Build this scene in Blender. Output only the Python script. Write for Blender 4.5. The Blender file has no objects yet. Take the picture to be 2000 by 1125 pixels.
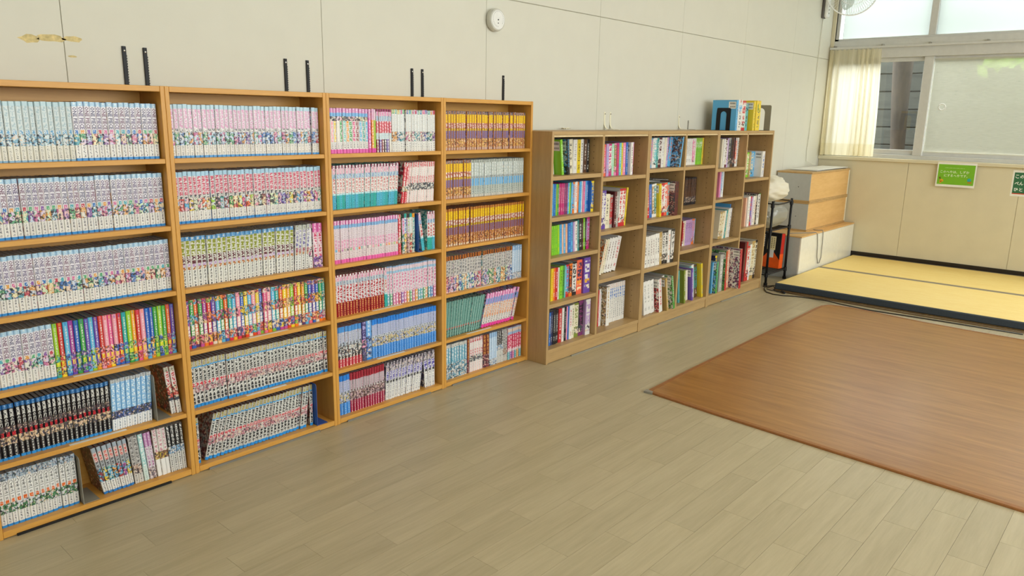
import bpy, math, random
from mathutils import Matrix, Vector

random.seed(11)
SC = bpy.context.scene
COL = SC.collection

# ------------------------------------------------------------------ camera
F_PX = 1469.713
YAW, PITCH, ROLL = math.radians(48.49176), math.radians(12.80324), math.radians(-1.01651)
CAM = Vector((-0.51093, -2.51459, 1.28412))
fw = Vector((math.sin(YAW)*math.cos(PITCH), math.cos(YAW)*math.cos(PITCH), -math.sin(PITCH)))
rt = Vector((math.cos(YAW), -math.sin(YAW), 0))
dn = fw.cross(rt)
Rv = math.cos(ROLL)*rt + math.sin(ROLL)*dn
Dv = -math.sin(ROLL)*rt + math.cos(ROLL)*dn
cd = bpy.data.cameras.new('camera')
cam = bpy.data.objects.new('camera', cd)
COL.objects.link(cam)
cd.sensor_width = 36.0
cd.lens = F_PX/2000*36.0
cd.clip_start = 0.02
M = Matrix.Identity(4)
for i in range(3):
    M[i][0] = Rv[i]; M[i][1] = -Dv[i]; M[i][2] = -fw[i]; M[i][3] = CAM[i]
cam.matrix_world = M
SC.camera = cam

# ------------------------------------------------------------------ world, light, exposure
SC.view_settings.view_transform = 'Standard'
SC.view_settings.look = 'None'
SC.view_settings.gamma = 1.0
SC.view_settings.use_curve_mapping = False
SC.view_settings.exposure = 0.12
SC.cycles.use_denoising = True
SC.cycles.max_bounces = 8
SC.cycles.transparent_max_bounces = 16
SC.cycles.sample_clamp_indirect = 6.0
SC.cycles.caustics_reflective = False
SC.cycles.caustics_refractive = False
W = bpy.data.worlds.new('overcast_sky')
SC.world = W
W.use_nodes = True
bg = W.node_tree.nodes['Background']
bg.inputs[0].default_value = (0.93, 0.985, 1.0, 1)
bg.inputs[1].default_value = 6.9
LAMP_W = 34.0           # each ceiling lamp
XW = 6.98               # inner face of the window wall
YW = 0.18               # inner face of the bookcase wall
YR = -5.4               # inner face of the opposite wall
XB = -2.6               # wall behind the camera
ZC = 2.75


def portal(name, loc, rot, sx, sy):
    l = bpy.data.lights.new(name, 'AREA')
    l.shape = 'RECTANGLE'; l.size = sx; l.size_y = sy
    l.cycles.is_portal = True
    o = bpy.data.objects.new(name, l)
    o.location = loc; o.rotation_euler = rot
    COL.objects.link(o)


portal('daylight_portal', (XW+0.14, -2.35, 1.78), (0, math.pi/2, 0), 1.62, 5.1)
portal('daylight_portal', (2.4, YR-0.06, 1.72), (math.pi/2, 0, 0), 7.2, 1.6)


# ------------------------------------------------------------------ helpers
def hx(s):
    s = s.lstrip('#')
    c = [int(s[i:i+2], 16)/255 for i in (0, 2, 4)]
    return tuple((x/12.92 if x <= .04045 else ((x+.055)/1.055)**2.4) for x in c)


class MB:
    def __init__(s):
        s.v = []; s.f = []; s.m = []

    def face(s, idx, m=0):
        s.f.append(tuple(idx)); s.m.append(m)

    def box(s, x0, x1, y0, y1, z0, z1, m=0):
        b = len(s.v)
        s.v += [(x0, y0, z0), (x1, y0, z0), (x1, y1, z0), (x0, y1, z0), (x0, y0, z1), (x1, y0, z1), (x1, y1, z1), (x0, y1, z1)]
        for q in ((0, 3, 2, 1), (4, 5, 6, 7), (0, 1, 5, 4), (1, 2, 6, 5), (2, 3, 7, 6), (3, 0, 4, 7)):
            s.face([b+i for i in q], m)
        return s

    def cbox(s, x0, x1, y0, y1, z0, z1, c=.001, m=0):
        X = (x0, x1); Y = (y0, y1); Z = (z0, z1)
        idx = {}
        for i in (0, 1):
            for j in (0, 1):
                for k in (0, 1):
                    p = (X[i], Y[j], Z[k]); q = [c if t == 0 else -c for t in (i, j, k)]
                    for a in range(3):
                        w = [p[n] + (0 if n == a else q[n]) for n in range(3)]
                        idx[(i, j, k, a)] = len(s.v); s.v.append(tuple(w))
        def quad(l):
            s.face(l, m)
        for k in (0, 1):
            o = [(0, 0), (1, 0), (1, 1), (0, 1)]
            if k == 0: o = o[::-1]
            quad([idx[(i, j, k, 2)] for i, j in o])
            quad([idx[(k, i, j, 0)] for i, j in o])
            quad([idx[(j, k, i, 1)] for i, j in o])
        for a in range(3):
            b, d = (a+1) % 3, (a+2) % 3
            for p in (0, 1):
                for q in (0, 1):
                    def key(t, nrm):
                        r = [0, 0, 0]; r[a] = t; r[b] = p; r[d] = q
                        return idx[(r[0], r[1], r[2], nrm)]
                    l = [key(0, b), key(1, b), key(1, d), key(0, d)]
                    if (p + q) % 2 == 0: l = l[::-1]
                    quad(l)
        for i in (0, 1):
            for j in (0, 1):
                for k in (0, 1):
                    l = [idx[(i, j, k, 0)], idx[(i, j, k, 1)], idx[(i, j, k, 2)]]
                    if (i + j + k) % 2 == 0: l = l[::-1]
                    s.face(l, m)
        return s

    def tube(s, pts, r, n=6, m=0, closed=False, cap=True):
        P = [Vector(p) for p in pts]
        L = len(P)
        rings = []
        up = Vector((0, 0, 1))
        prev = None
        for i in range(L):
            if closed:
                t = P[(i+1) % L]-P[i-1]
            else:
                t = P[min(i+1, L-1)]-P[max(i-1, 0)]
            if t.length < 1e-9: t = Vector((0, 0, 1))
            t.normalize()
            if prev is None:
                a = t.cross(up)
                if a.length < .05: a = t.cross(Vector((1, 0, 0)))
            else:
                a = prev - t*prev.dot(t)
                if a.length < 1e-4: a = t.cross(up)
            a.normalize(); prev = a
            b = t.cross(a)
            rr = r[i] if isinstance(r, (list, tuple)) else r
            ring = []
            for k in range(n):
                an = 2*math.pi*k/n
                ring.append(len(s.v)); s.v.append(tuple(P[i]+a*math.cos(an)*rr+b*math.sin(an)*rr))
            rings.append(ring)
        for i in range(L if closed else L-1):
            A = rings[i]; B = rings[(i+1) % L]
            for k in range(n):
                s.face((A[k], A[(k+1) % n], B[(k+1) % n], B[k]), m)
        if cap and not closed:
            s.face(rings[0][::-1], m); s.face(rings[-1], m)
        return s

    def lathe(s, prof, n=24, m=0, axis='z', o=(0, 0, 0)):
        rings = []
        for r, h in prof:
            ring = []
            for k in range(n):
                a = 2*math.pi*k/n
                p = (r*math.cos(a), r*math.sin(a), h)
                if axis == 'y': p = (p[0], -h, p[1])
                ring.append(len(s.v)); s.v.append((p[0]+o[0], p[1]+o[1], p[2]+o[2]))
            rings.append(ring)
        for A, B in zip(rings, rings[1:]):
            for k in range(n):
                s.face((A[k], A[(k+1) % n], B[(k+1) % n], B[k]), m)
        s.face(rings[0][::-1], m); s.face(rings[-1], m)
        return s

    def prism(s, poly, z0, z1, m=0, plane='xy'):
        n = len(poly); b = len(s.v)
        def P(p, h):
            if plane == 'xy': return (p[0], p[1], h)
            if plane == 'xz': return (p[0], h, p[1])
            return (h, p[0], p[1])
        s.v += [P(p, z0) for p in poly] + [P(p, z1) for p in poly]
        s.face([b+i for i in range(n)][::-1], m); s.face([b+n+i for i in range(n)], m)
        for i in range(n):
            j = (i+1) % n
            s.face((b+i, b+j, b+n+j, b+n+i), m)
        return s

    def mesh(s, name, smooth=False):
        me = bpy.data.meshes.new(name)
        me.from_pydata(s.v, [], s.f)
        me.polygons.foreach_set('material_index', s.m)
        if smooth: me.polygons.foreach_set('use_smooth', [True]*len(s.f))
        me.update()
        return me

    def build(s, name, mats, parent=None, loc=None, rot=None, smooth=False, fix=True):
        me = s.mesh(name, smooth)
        if fix:
            import bmesh
            bm = bmesh.new(); bm.from_mesh(me)
            bmesh.ops.recalc_face_normals(bm, faces=bm.faces)
            bm.to_mesh(me); bm.free()
        return link(name, me, mats, parent, loc, rot)


def link(name, me, mats, parent=None, loc=None, rot=None):
    if mats is not None:
        for mt in (mats if isinstance(mats, (list, tuple)) else [mats]):
            me.materials.append(mt)
    o = bpy.data.objects.new(name, me)
    COL.objects.link(o)
    if parent is not None: o.parent = parent
    if loc is not None: o.location = loc
    if rot is not None: o.rotation_euler = rot
    return o


def tag(o, label, cat=None, group=None, kind=None):
    if label: o['label'] = label
    if cat: o['category'] = cat
    if group: o['group'] = group
    if kind: o['kind'] = kind
    return o


def thing(name, label, cat, loc=(0, 0, 0), rot=None, group=None, kind=None):
    o = bpy.data.objects.new(name, None)
    o.empty_display_size = .05
    COL.objects.link(o)
    o.location = loc
    if rot: o.rotation_euler = rot
    return tag(o, label, cat, group, kind)


# ------------------------------------------------------------------ materials
class NT:
    def __init__(s, name):
        s.mat = bpy.data.materials.new(name); s.mat.use_nodes = True
        s.nt = s.mat.node_tree; s.n = s.nt.nodes; s.l = s.nt.links
        s.bsdf = s.n.get('Principled BSDF')

    def new(s, t, **kw):
        nd = s.n.new(t)
        for k, v in kw.items(): setattr(nd, k, v)
        return nd

    def put(s, sock, v):
        if isinstance(v, bpy.types.NodeSocket): s.l.new(v, sock)
        elif isinstance(v, (tuple, list)):
            sock.default_value = tuple(v) if len(v) == len(sock.default_value) else tuple(v)+(1.0,)
        else: sock.default_value = v

    def math(s, op, a, b=0.0, c=0.0):
        nd = s.new('ShaderNodeMath', operation=op)
        s.put(nd.inputs[0], a); s.put(nd.inputs[1], b); s.put(nd.inputs[2], c)
        return nd.outputs[0]

    def mix(s, f, a, b):
        nd = s.new('ShaderNodeMix', data_type='RGBA')
        s.put(nd.inputs[0], f); s.put(nd.inputs[6], a); s.put(nd.inputs[7], b)
        return nd.outputs[2]

    def noise(s, vec, scale, detail=2.0, rough=.5, out=0):
        nd = s.new('ShaderNodeTexNoise')
        s.put(nd.inputs['Vector'], vec); nd.inputs['Scale'].default_value = scale
        nd.inputs['Detail'].default_value = detail; nd.inputs['Roughness'].default_value = rough
        return nd.outputs[out]

    def coord(s, which='Object', scale=(1, 1, 1)):
        tc = s.new('ShaderNodeTexCoord')
        mp = s.new('ShaderNodeMapping')
        s.l.new(tc.outputs[which], mp.inputs[0]); mp.inputs['Scale'].default_value = scale
        return mp.outputs[0]

    def ramp(s, f, stops):
        nd = s.new('ShaderNodeValToRGB')
        e = nd.color_ramp.elements
        while len(e) < len(stops): e.new(.5)
        for el, (p, c) in zip(e, stops):
            el.position = p; el.color = tuple(c)+(1,)
        s.put(nd.inputs[0], f)
        return nd.outputs[0]

    def bump(s, h, strength=.2, dist=.002):
        nd = s.new('ShaderNodeBump'); nd.inputs['Strength'].default_value = strength
        nd.inputs['Distance'].default_value = dist
        s.put(nd.inputs['Height'], h); s.l.new(nd.outputs[0], s.bsdf.inputs['Normal'])


def plain(name, col, rough=.5, var=.06, scale=30, metal=0.0, spec=.5, bump=0.0):
    k = NT(name)
    c = hx(col) if isinstance(col, str) else col
    n = k.noise(k.coord(), scale, 3)
    lo = tuple(max(0, x*(1-var)) for x in c); hi = tuple(min(1, x*(1+var)) for x in c)
    k.put(k.bsdf.inputs['Base Color'], k.ramp(n, [(.3, lo), (.7, hi)]))
    k.bsdf.inputs['Roughness'].default_value = rough
    k.bsdf.inputs['Metallic'].default_value = metal
    k.bsdf.inputs['Specular IOR Level'].default_value = spec
    if bump: k.bump(n, bump)
    return k.mat


def wood(name, ca, cb, stretch, rough=.42, rnd=0.0, fine=1.0, bump=.03):
    """grain noise stretched along one axis; rnd = tint change from piece to piece"""
    k = NT(name)
    v = k.coord('Object', stretch)
    if rnd:
        oi = k.new('ShaderNodeObjectInfo')
        vm = k.new('ShaderNodeVectorMath', operation='ADD')
        cx = k.new('ShaderNodeCombineXYZ')
        r = k.math('MULTIPLY', oi.outputs['Random'], 37.0)
        for i in range(3): k.l.new(r, cx.inputs[i])
        k.l.new(v, vm.inputs[0]); k.l.new(cx.outputs[0], vm.inputs[1]); v = vm.outputs[0]
    n1 = k.noise(v, 1.0, 4, .6); n2 = k.noise(v, 5.0*fine, 3, .6)
    f = k.math('ADD', k.math('MULTIPLY', n1, .6), k.math('MULTIPLY', n2, .4))
    col = k.ramp(f, [(.34, hx(ca)), (.66, hx(cb))])
    if rnd:
        hs = k.new('ShaderNodeHueSaturation')
        k.put(hs.inputs['Value'], k.math('ADD', 1-rnd/2, k.math('MULTIPLY', oi.outputs['Random'], rnd)))
        k.l.new(col, hs.inputs['Color']); col = hs.outputs[0]
    k.put(k.bsdf.inputs['Base Color'], col)
    k.bsdf.inputs['Roughness'].default_value = rough
    k.bump(f, bump)
    return k.mat


def printed(name, rough=.3):
    """one print material for every cover: colours, print style and seeds come with the mesh"""
    k = NT(name)
    uv = k.new('ShaderNodeUVMap'); uv.uv_map = 'UVMap'
    sx = k.new('ShaderNodeSeparateXYZ'); k.l.new(uv.outputs[0], sx.inputs[0])
    u, v = sx.outputs[0], sx.outputs[1]
    def attr(n):
        a = k.new('ShaderNodeAttribute'); a.attribute_name = n; return a
    c1 = attr('ink_a').outputs['Color']; c2 = attr('ink_b').outputs['Color']
    sd = k.new('ShaderNodeSeparateXYZ'); k.l.new(attr('seed').outputs['Vector'], sd.inputs[0])
    ts, vs, mode = sd.outputs
    def is_mode(i): return k.math('COMPARE', mode, float(i), .4)
    def cells(g, off):
        cx = k.new('ShaderNodeCombineXYZ')
        k.put(cx.inputs[0], k.math('FLOOR', k.math('MULTIPLY', u, g)))
        k.put(cx.inputs[1], k.math('FLOOR', k.math('MULTIPLY', v, g)))
        k.put(cx.inputs[2], k.math('ADD', ts, off))
        w = k.new('ShaderNodeTexWhiteNoise', noise_dimensions='3D'); k.l.new(cx.outputs[0], w.inputs[0])
        return w.outputs[0]
    du = k.math('ABSOLUTE', k.math('SUBTRACT', u, .5))
    t1 = k.math('MULTIPLY', k.math('GREATER_THAN', cells(5.0, .0), .35), k.math('LESS_THAN', du, .36))
    t1 = k.math('MULTIPLY', t1, k.math('LESS_THAN', k.math('FRACT', v), .82))
    t3 = k.math('MULTIPLY', k.math('GREATER_THAN', cells(9.0, 5.3), .45), k.math('LESS_THAN', du, .21))
    t3 = k.math('MULTIPLY', t3, k.math('LESS_THAN', k.math('FRACT', k.math('MULTIPLY', v, 1.6)), .78))
    t4 = k.math('MULTIPLY', k.math('LESS_THAN', du, .36), k.math('GREATER_THAN', cells(6.0, 2.1), .22))
    msk = k.math('ADD', k.math('MULTIPLY', is_mode(1), t1), k.math('MULTIPLY', is_mode(3), t3))
    msk = k.math('ADD', msk, k.math('MULTIPLY', is_mode(4), t4))
    t5 = k.math('MULTIPLY', k.math('GREATER_THAN', cells(4.0, 7.7), .22), k.math('LESS_THAN', du, .40))
    t5 = k.math('MULTIPLY', t5, k.math('LESS_THAN', k.math('FRACT', v), .86))
    msk = k.math('ADD', msk, k.math('MULTIPLY', is_mode(5), t5))
    flat = k.mix(msk, c1, c2)
    cx = k.new('ShaderNodeCombineXYZ')
    k.put(cx.inputs[0], k.math('MULTIPLY', u, 1.2)); k.put(cx.inputs[1], k.math('MULTIPLY', v, 1.2))
    k.put(cx.inputs[2], k.math('MULTIPLY', vs, 91.7))
    n1 = k.noise(cx.outputs[0], 1.0, 2); n2 = k.noise(cx.outputs[0], 1.9, 2, .6)
    n3 = k.noise(cx.outputs[0], 1.4, 1, .5, 1)
    art = k.mix(k.math('GREATER_THAN', n1, .5), c1, c2)
    art = k.mix(k.math('GREATER_THAN', n2, .57), art, hx('#2a2630'))
    art = k.mix(k.math('LESS_THAN', n2, .40), art, hx('#e8cdb4'))
    art = k.mix(.07, art, n3)
    col = k.mix(is_mode(2), flat, art)
    hs = k.new('ShaderNodeHueSaturation')
    k.put(hs.inputs['Value'], k.math('ADD', .93, k.math('MULTIPLY', k.math('FRACT', k.math('MULTIPLY', vs, 7.13)), .1)))
    k.l.new(col, hs.inputs['Color'])
    k.put(k.bsdf.inputs['Base Color'], hs.outputs[0])
    k.bsdf.inputs['Roughness'].default_value = rough
    k.bsdf.inputs['Specular IOR Level'].default_value = .5
    return k.mat


def sheet(name, col, trans, trl, rough=.8, weave=0.0, gloss=.03):
    """thin sheet: share trans passes straight through, share trl of the rest is scattered through"""
    k = NT(name)
    out = k.n['Material Output']
    d = k.new('ShaderNodeBsdfDiffuse'); t = k.new('ShaderNodeBsdfTranslucent'); p = k.new('ShaderNodeBsdfTransparent')
    for nd in (d, t): nd.inputs[0].default_value = hx(col)+(1,)
    a = k.new('ShaderNodeMixShader'); a.inputs[0].default_value = trl
    k.l.new(d.outputs[0], a.inputs[1]); k.l.new(t.outputs[0], a.inputs[2])
    b = k.new('ShaderNodeMixShader')
    if weave:
        n = k.noise(k.coord('Object', (3, 3, 40)), 6.0, 3)
        k.put(b.inputs[0], k.math('ADD', trans-weave/2, k.math('MULTIPLY', n, weave)))
    else:
        b.inputs[0].default_value = trans
    k.l.new(a.outputs[0], b.inputs[1]); k.l.new(p.outputs[0], b.inputs[2])
    g = k.new('ShaderNodeBsdfGlossy'); g.inputs['Roughness'].default_value = rough
    c = k.new('ShaderNodeMixShader')
    c.inputs[0].default_value = gloss; k.l.new(b.outputs[0], c.inputs[1]); k.l.new(g.outputs[0], c.inputs[2])
    k.l.new(c.outputs[0], out.inputs[0])
    return k.mat


def emit(name, col, s):
    k = NT(name)
    k.bsdf.inputs['Base Color'].default_value = (.9, .9, .9, 1)
    k.bsdf.inputs['Emission Color'].default_value = hx(col)+(1,)
    k.bsdf.inputs['Emission Strength'].default_value = s
    return k.mat


MT = dict(
    wall=plain('cream_wall_board', '#d3d1c3', .62, .012, 9, bump=.03),
    wall_far=plain('cream_wall_board_aged', '#d4cbae', .62, .025, 7, bump=.03),
    joint=plain('wall_joint', '#aaa692', .8),
    ceiling=plain('white_ceiling_board', '#e6e4dc', .8, .03, 12),
    plank=wood('grey_oak_vinyl', '#a99c7c', '#bbae8e', (1.6, 22, 10), .36, .09),
    gap=plain('floor_joint', '#847a64', .7),
    tall=wood('honey_laminate', '#c98f3c', '#d9a24e', (2.5, 30, 30), .42),
    tall_v=wood('honey_laminate_upright', '#c98f3c', '#d9a24e', (30, 30, 2.5), .42),
    low=wood('oak_laminate', '#a98a5c', '#bb9a68', (2.5, 30, 30), .45),
    low_v=wood('oak_laminate_upright', '#a98a5c', '#bb9a68', (30, 30, 2.5), .45),
    lowedge=plain('pale_edge_strip', '#d9c193', .4),
    hole=plain('peg_hole', '#4a3a24', .8),
    felt=plain('grey_base_strip', '#7c7870', .7),
    page=plain('yellowed_pages', '#9b9892', .8, .15, 200),
    print=printed('printed_cover'),
    black=plain('black_metal', '#131315', .5, .05, spec=.35),
    blue=plain('blue_metal', '#2456a8', .38, .04),
    grey=plain('grey_metal', '#8d8a7e', .45, .04),
    chrome=plain('screw_metal', '#c9c9c6', .25, .05, metal=1.0),
    white=plain('white_plastic', '#e6e6e2', .35, .03),
    paper=plain('white_paper', '#e9e7df', .7, .03),
    ivory=plain('ivory_strap', '#e8e3c8', .45, .03),
    alu=plain('aluminium', '#c9c9c4', .35, .03),
    base=plain('black_baseboard', '#1d150f', .45),
    tatami=wood('yellow_tatami', '#f0cf76', '#f8de90', (60, 8, 10), .55, bump=.08),
    heri=plain('slate_border', '#323c46', .6, .12, 120),
    heri2=plain('brown_border', '#8a7c68', .7, .1, 120),
    straw=plain('straw_core', '#7a5f38', .8, .25, 60),
    rug=wood('brown_wood_carpet', '#8a5a22', '#ad7b3e', (26, 1.8, 10), .28, bump=.05),
    rugedge=plain('brown_binding', '#95602f', .5, .1, 80),
    cabgrey=plain('grey_laminate', '#b2b3ae', .5, .03),
    cabwhite=plain('glossy_white_laminate', '#e8e6da', .22, .03),
    ply=wood('pale_plywood', '#d2a565', '#e0b779', (2.5, 12, 20), .5),
    plyedge=plain('plywood_edge', '#b99661', .6, .1),
    cord=plain('dark_cord', '#35302a', .5),
    cordg=plain('grey_cord', '#8e8c86', .5),
    cordw=plain('white_cord', '#dcd8c8', .5),
    fence=wood('shaded_weathered_fence', '#1f211b', '#3d4038', (30, 2, 40), .8, .25, bump=.4),  # boards coloured extra dark to stand in for shade from eaves and trees
    bark=wood('bark', '#2a251e', '#463d31', (9, 9, 2), .9, bump=.6),
    leaf=plain('green_leaf', '#93b858', .5, .3, 12),
    ground=plain('garden_soil', '#6d6552', .9, .2),
    frost=sheet('frosted_glass', '#c6cac6', .03, .93, .3),
    clear=sheet('clear_glass', '#ffffff', 1.0, .5, .02, 0, .045),
    screen=sheet('hazy_screen', '#ecebd6', .70, .55, .7, .10),
    curtain=sheet('cream_curtain_cloth', '#fbf5de', .03, .80, .9),
    hem=sheet('cream_curtain_hem', '#f2eacb', .0, .62, .9),
    bag=sheet('cream_sack', '#f6f0de', .0, .25, .5),
    poly=sheet('clear_polythene', '#d4d4cc', .5, .5, .25, 0, .12),
    stuffing=plain('folded_cloth', '#a8a28c', .8, .2, 8),
    lamp=emit('lamp_diffuser', '#fff6e4', 6.0),
    orange=plain('orange_print', '#ea5a12', .4, .1, 20),
    red=plain('red_print', '#c22a1c', .4, .1, 20),
    cream=plain('cream_print', '#ecdfae', .5),
    stain=plain('tape_residue', '#cdbb83', .7, .25, 70),
)


def ink(col):  # plain ink, cached
    key = 'ink_'+col
    if key not in MT: MT[key] = plain('ink_'+col.strip('#'), col, .45, .02)
    return MT[key]


# ------------------------------------------------------------------ lettering
TXT = {}


def text_mesh(body, rotated=False, bold=0.0, key=''):
    """letters as a flat mesh in the xz plane facing -y, fitted to width 1 and height 1, centred"""
    k = (body, rotated, bold, key)
    if k in TXT: return TXT[k]
    cu = bpy.data.curves.new('lettering', 'FONT')
    cu.body = body; cu.resolution_u = 1; cu.size = 1.0; cu.offset = bold
    cu.align_x = 'CENTER'; cu.space_line = .92
    to = bpy.data.objects.new('lettering', cu)
    COL.objects.link(to)
    dg = bpy.context.evaluated_depsgraph_get()
    me = bpy.data.meshes.new_from_object(to.evaluated_get(dg))
    bpy.data.objects.remove(to); bpy.data.curves.remove(cu)
    co = [(v.co.x, v.co.y) for v in me.vertices]
    if rotated: co = [(y, -x) for x, y in co]
    if co:
        xs = [c[0] for c in co]; zs = [c[1] for c in co]
        cx, cz = (min(xs)+max(xs))/2, (min(zs)+max(zs))/2
        w, h = max(max(xs)-min(xs), 1e-6), max(max(zs)-min(zs), 1e-6)
        for v, c in zip(me.vertices, co): v.co = ((c[0]-cx)/w, 0, (c[1]-cz)/h)
    me.name = 'lettering'
    me.materials.clear()
    TXT[k] = me
    return me


def lettering(name, body, parent, x, y, z, w, h, mat, rotated=False, bold=.01, rotz=0):
    src = text_mesh(body, rotated, bold, mat.name)
    if not src.materials: src.materials.append(mat)
    o = bpy.data.objects.new(name, src)
    COL.objects.link(o); o.parent = parent
    o.location = (x, y, z); o.scale = (w, 1, h); o.rotation_euler = (0, 0, rotz)
    return o


# ------------------------------------------------------------------ the room
def project(p):
    d = Vector(p)-CAM
    z = d.dot(fw)
    if z < .05: return None
    return 1000+F_PX*d.dot(Rv)/z, 562.5+F_PX*d.dot(Dv)/z


floor = MB().box(XB-.1, XW+.2, YR-.1, YW+.1, -.06, -.002).build('floor', MT['gap'])
tag(floor, 'pale grey-brown oak plank floor in front of the bookcases', 'floor', kind='structure')
PL, PW = .47, .105
plank_me = MB().box(.0004, PL-.0004, .0004, PW-.0004, -.002, 0).mesh('plank')
plank_me.materials.append(MT['plank'])
rest = MB()
npl = 0
for r in range(-38, 17):
    y = -1.415+r*PW
    x0 = XB + ((.38-r*.1945-XB) % PL) - PL
    while x0 < XW:
        a, b = max(x0, XB), min(x0+PL, XW)
        ctr = ((a+b)/2, y+PW/2, 0)
        q = project(ctr)
        seen = q and -90 < q[0] < 2090 and -50 < q[1] < 1200 and y < .0 and a < 5.3
        if seen and y < -.62 and a > 2.6 and a+PL < 4.8: seen = False     # under the carpet
        if seen and a == x0 and b == x0+PL and npl < 300:
            o = bpy.data.objects.new('plank', plank_me)
            COL.objects.link(o); o.parent = floor; o.location = (x0, y, 0); npl += 1
        elif b-a > .01 and YR < y < YW-.02:
            rest.box(a+.0004, b-.0004, y+.0004, y+PW-.0004, -.002, 0)
        x0 += PL
o = rest.build('outer_planks', MT['plank'], floor, fix=False); o['kind'] = 'stuff'

SEAM = [XB, -1.519, -.562, .395, 1.352, 2.309, 3.267, 4.225, 5.182, 6.125, XW]
wl = MB().box(XB-.1, XW+.12, YW+.004, YW+.14, 0, ZC+.1).build('wall_left', MT['joint'])
tag(wl, 'long cream panelled wall behind the bookcases', 'wall', kind='structure')
for a, b in zip(SEAM, SEAM[1:]):
    for z0, z1 in ((0, 1.858), (1.862, ZC)):
        MB().cbox(a+.0009, b-.0009, YW, YW+.006, z0, z1, .001).build('panel', MT['wall'], wl)
# yellow tape residue and scuffs on the wall
st = MB()
random.seed(3)
for cx, cz, w, h, n in ((.30, 1.492, .05, .022, 7), (.36, 1.497, .07, .020, 7), (.42, 1.499, .045, .016, 7), (.415, 1.447, .022, .006, 5)):
    poly = []
    for k in range(n*2):
        a = 2*math.pi*k/(n*2)
        rr = random.uniform(.7, 1.1)
        poly.append((cx+w/2*math.cos(a)*rr*1.3, cz+h/2*math.sin(a)*rr*1.2))
    st.prism(poly, YW-.0004, YW, plane='xz')
o = st.build('tape_residue', MT['stain'], wl); o['label'] = 'dry yellowish glue left by torn-off tape'; o['kind'] = 'stuff'

ZS, ZT, ZU, ZTOP = .975, 1.862, 2.042, 2.60     # sill, head of lower windows, foot of upper panes, head
wf = MB()
wf.box(XW+.006, XW+.16, YR-.1, YW+.1, 0, ZS-.03)
wf.box(XW, XW+.16, YR-.1, YW+.1, ZTOP, ZC+.1)
wf.box(XW, XW+.16, .145, YW+.1, ZS-.03, ZTOP)
wf.box(XW, XW+.16, YR-.1, -5.0, ZS-.03, ZTOP)
wf = wf.build('wall_far', MT['wall_far'])
tag(wf, 'beige window wall at the far end of the room', 'wall', kind='structure')
yb = [YW, -.624, -1.49, -2.36, -3.23, -4.1, -4.97, YR]
for a, b in zip(yb, yb[1:]):
    MB().cbox(XW, XW+.006, b+.0015, a-.0015, .0, ZS-.03, .001).build('panel', MT['wall_far'], wf)
tag(MB().cbox(XW-.010, XW, YR, YW, 0, .092, .002).build('baseboard_far', MT['base']), 'black baseboard under the window wall', 'baseboard', kind='structure')
tag(MB().cbox(XW-.028, XW+.10, YR, YW-.001, ZS-.030, ZS, .003).build('trim_1', MT['wall_far']), 'beige window sill ledge', 'sill', kind='structure')
tag(MB().cbox(XW-.012, XW+.02, .145, YW-.001, ZS, ZTOP, .002).build('trim_2', MT['wall_far']), 'beige upright trim in the window corner', 'trim', kind='structure')

win = thing('window_1', 'aluminium sliding window with frosted upper panes above the green notice', 'window', (XW+.05, 0, 0), kind='structure')
fx0, fx1 = -.035, .045
fr = MB()
YE = -5.0
fr.cbox(fx0, fx1, YE, .145, ZS, ZS+.035, .002)
fr.cbox(fx0-.02, fx1, YE, .145, ZT, ZU-.02, .002)
fr.cbox(fx0, fx1, YE, .145, ZU-.02, ZU, .002)
fr.cbox(fx0, fx1, YE, .145, ZTOP-.03, ZTOP, .002)
fr.cbox(fx0, fx1, .115, .145, ZS+.035, ZTOP-.03, .002)
fr.cbox(fx0, fx1, YE, YE+.03, ZS+.035, ZTOP-.03, .002)
fr.build('frame', MT['alu'], win)
yy = [.115, -.668, -2.29, -3.1, YE+.03]
for i, (a, b) in enumerate(zip(yy, yy[1:])):
    if i:
        MB().cbox(fx0, fx1, a-.028, a+.028, ZU, ZTOP-.03, .002).build('mullion', MT['alu'], win)
        MB().cbox(fx0-.004, fx1-.02, a-.045, a+.03, ZS+.035, ZT, .002).build('sash_stile', MT['alu'], win)
    g = MB().box(-.002, .002, b+.02, a-.02, ZU, ZTOP-.03).build('frosted_pane', MT['frost'], win)
    z0 = ZS+.035
    g = MB().box(.008, .012, b+.02, a-.03, z0, ZT).build('pane', MT['clear'], win)
    sa = MB()
    sa.cbox(-.005, .02, b+.02, a-.02, z0, z0+.045, .002); sa.cbox(-.005, .02, b+.02, a-.02, ZT-.035, ZT, .002)
    sa.build('sash_rail', MT['alu'], win)
    if i == 1:
        MB().box(-.012, -.011, b+.03, a-.046, z0+.03, ZT-.02).build('insect_screen', MT['screen'], win)['label'] = 'pale hazy screen over the right pane'
rg = MB()
rg.tube([(XW+.035, -.82+.026*math.cos(t*math.pi/10), 1.433+.026*math.sin(t*math.pi/10)) for t in range(20)], .0045, 6, closed=True)
rg = rg.build('ring_sticker', MT['white'], smooth=True)
tag(rg, 'small white ring stuck on the screened window pane', 'sticker')

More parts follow.
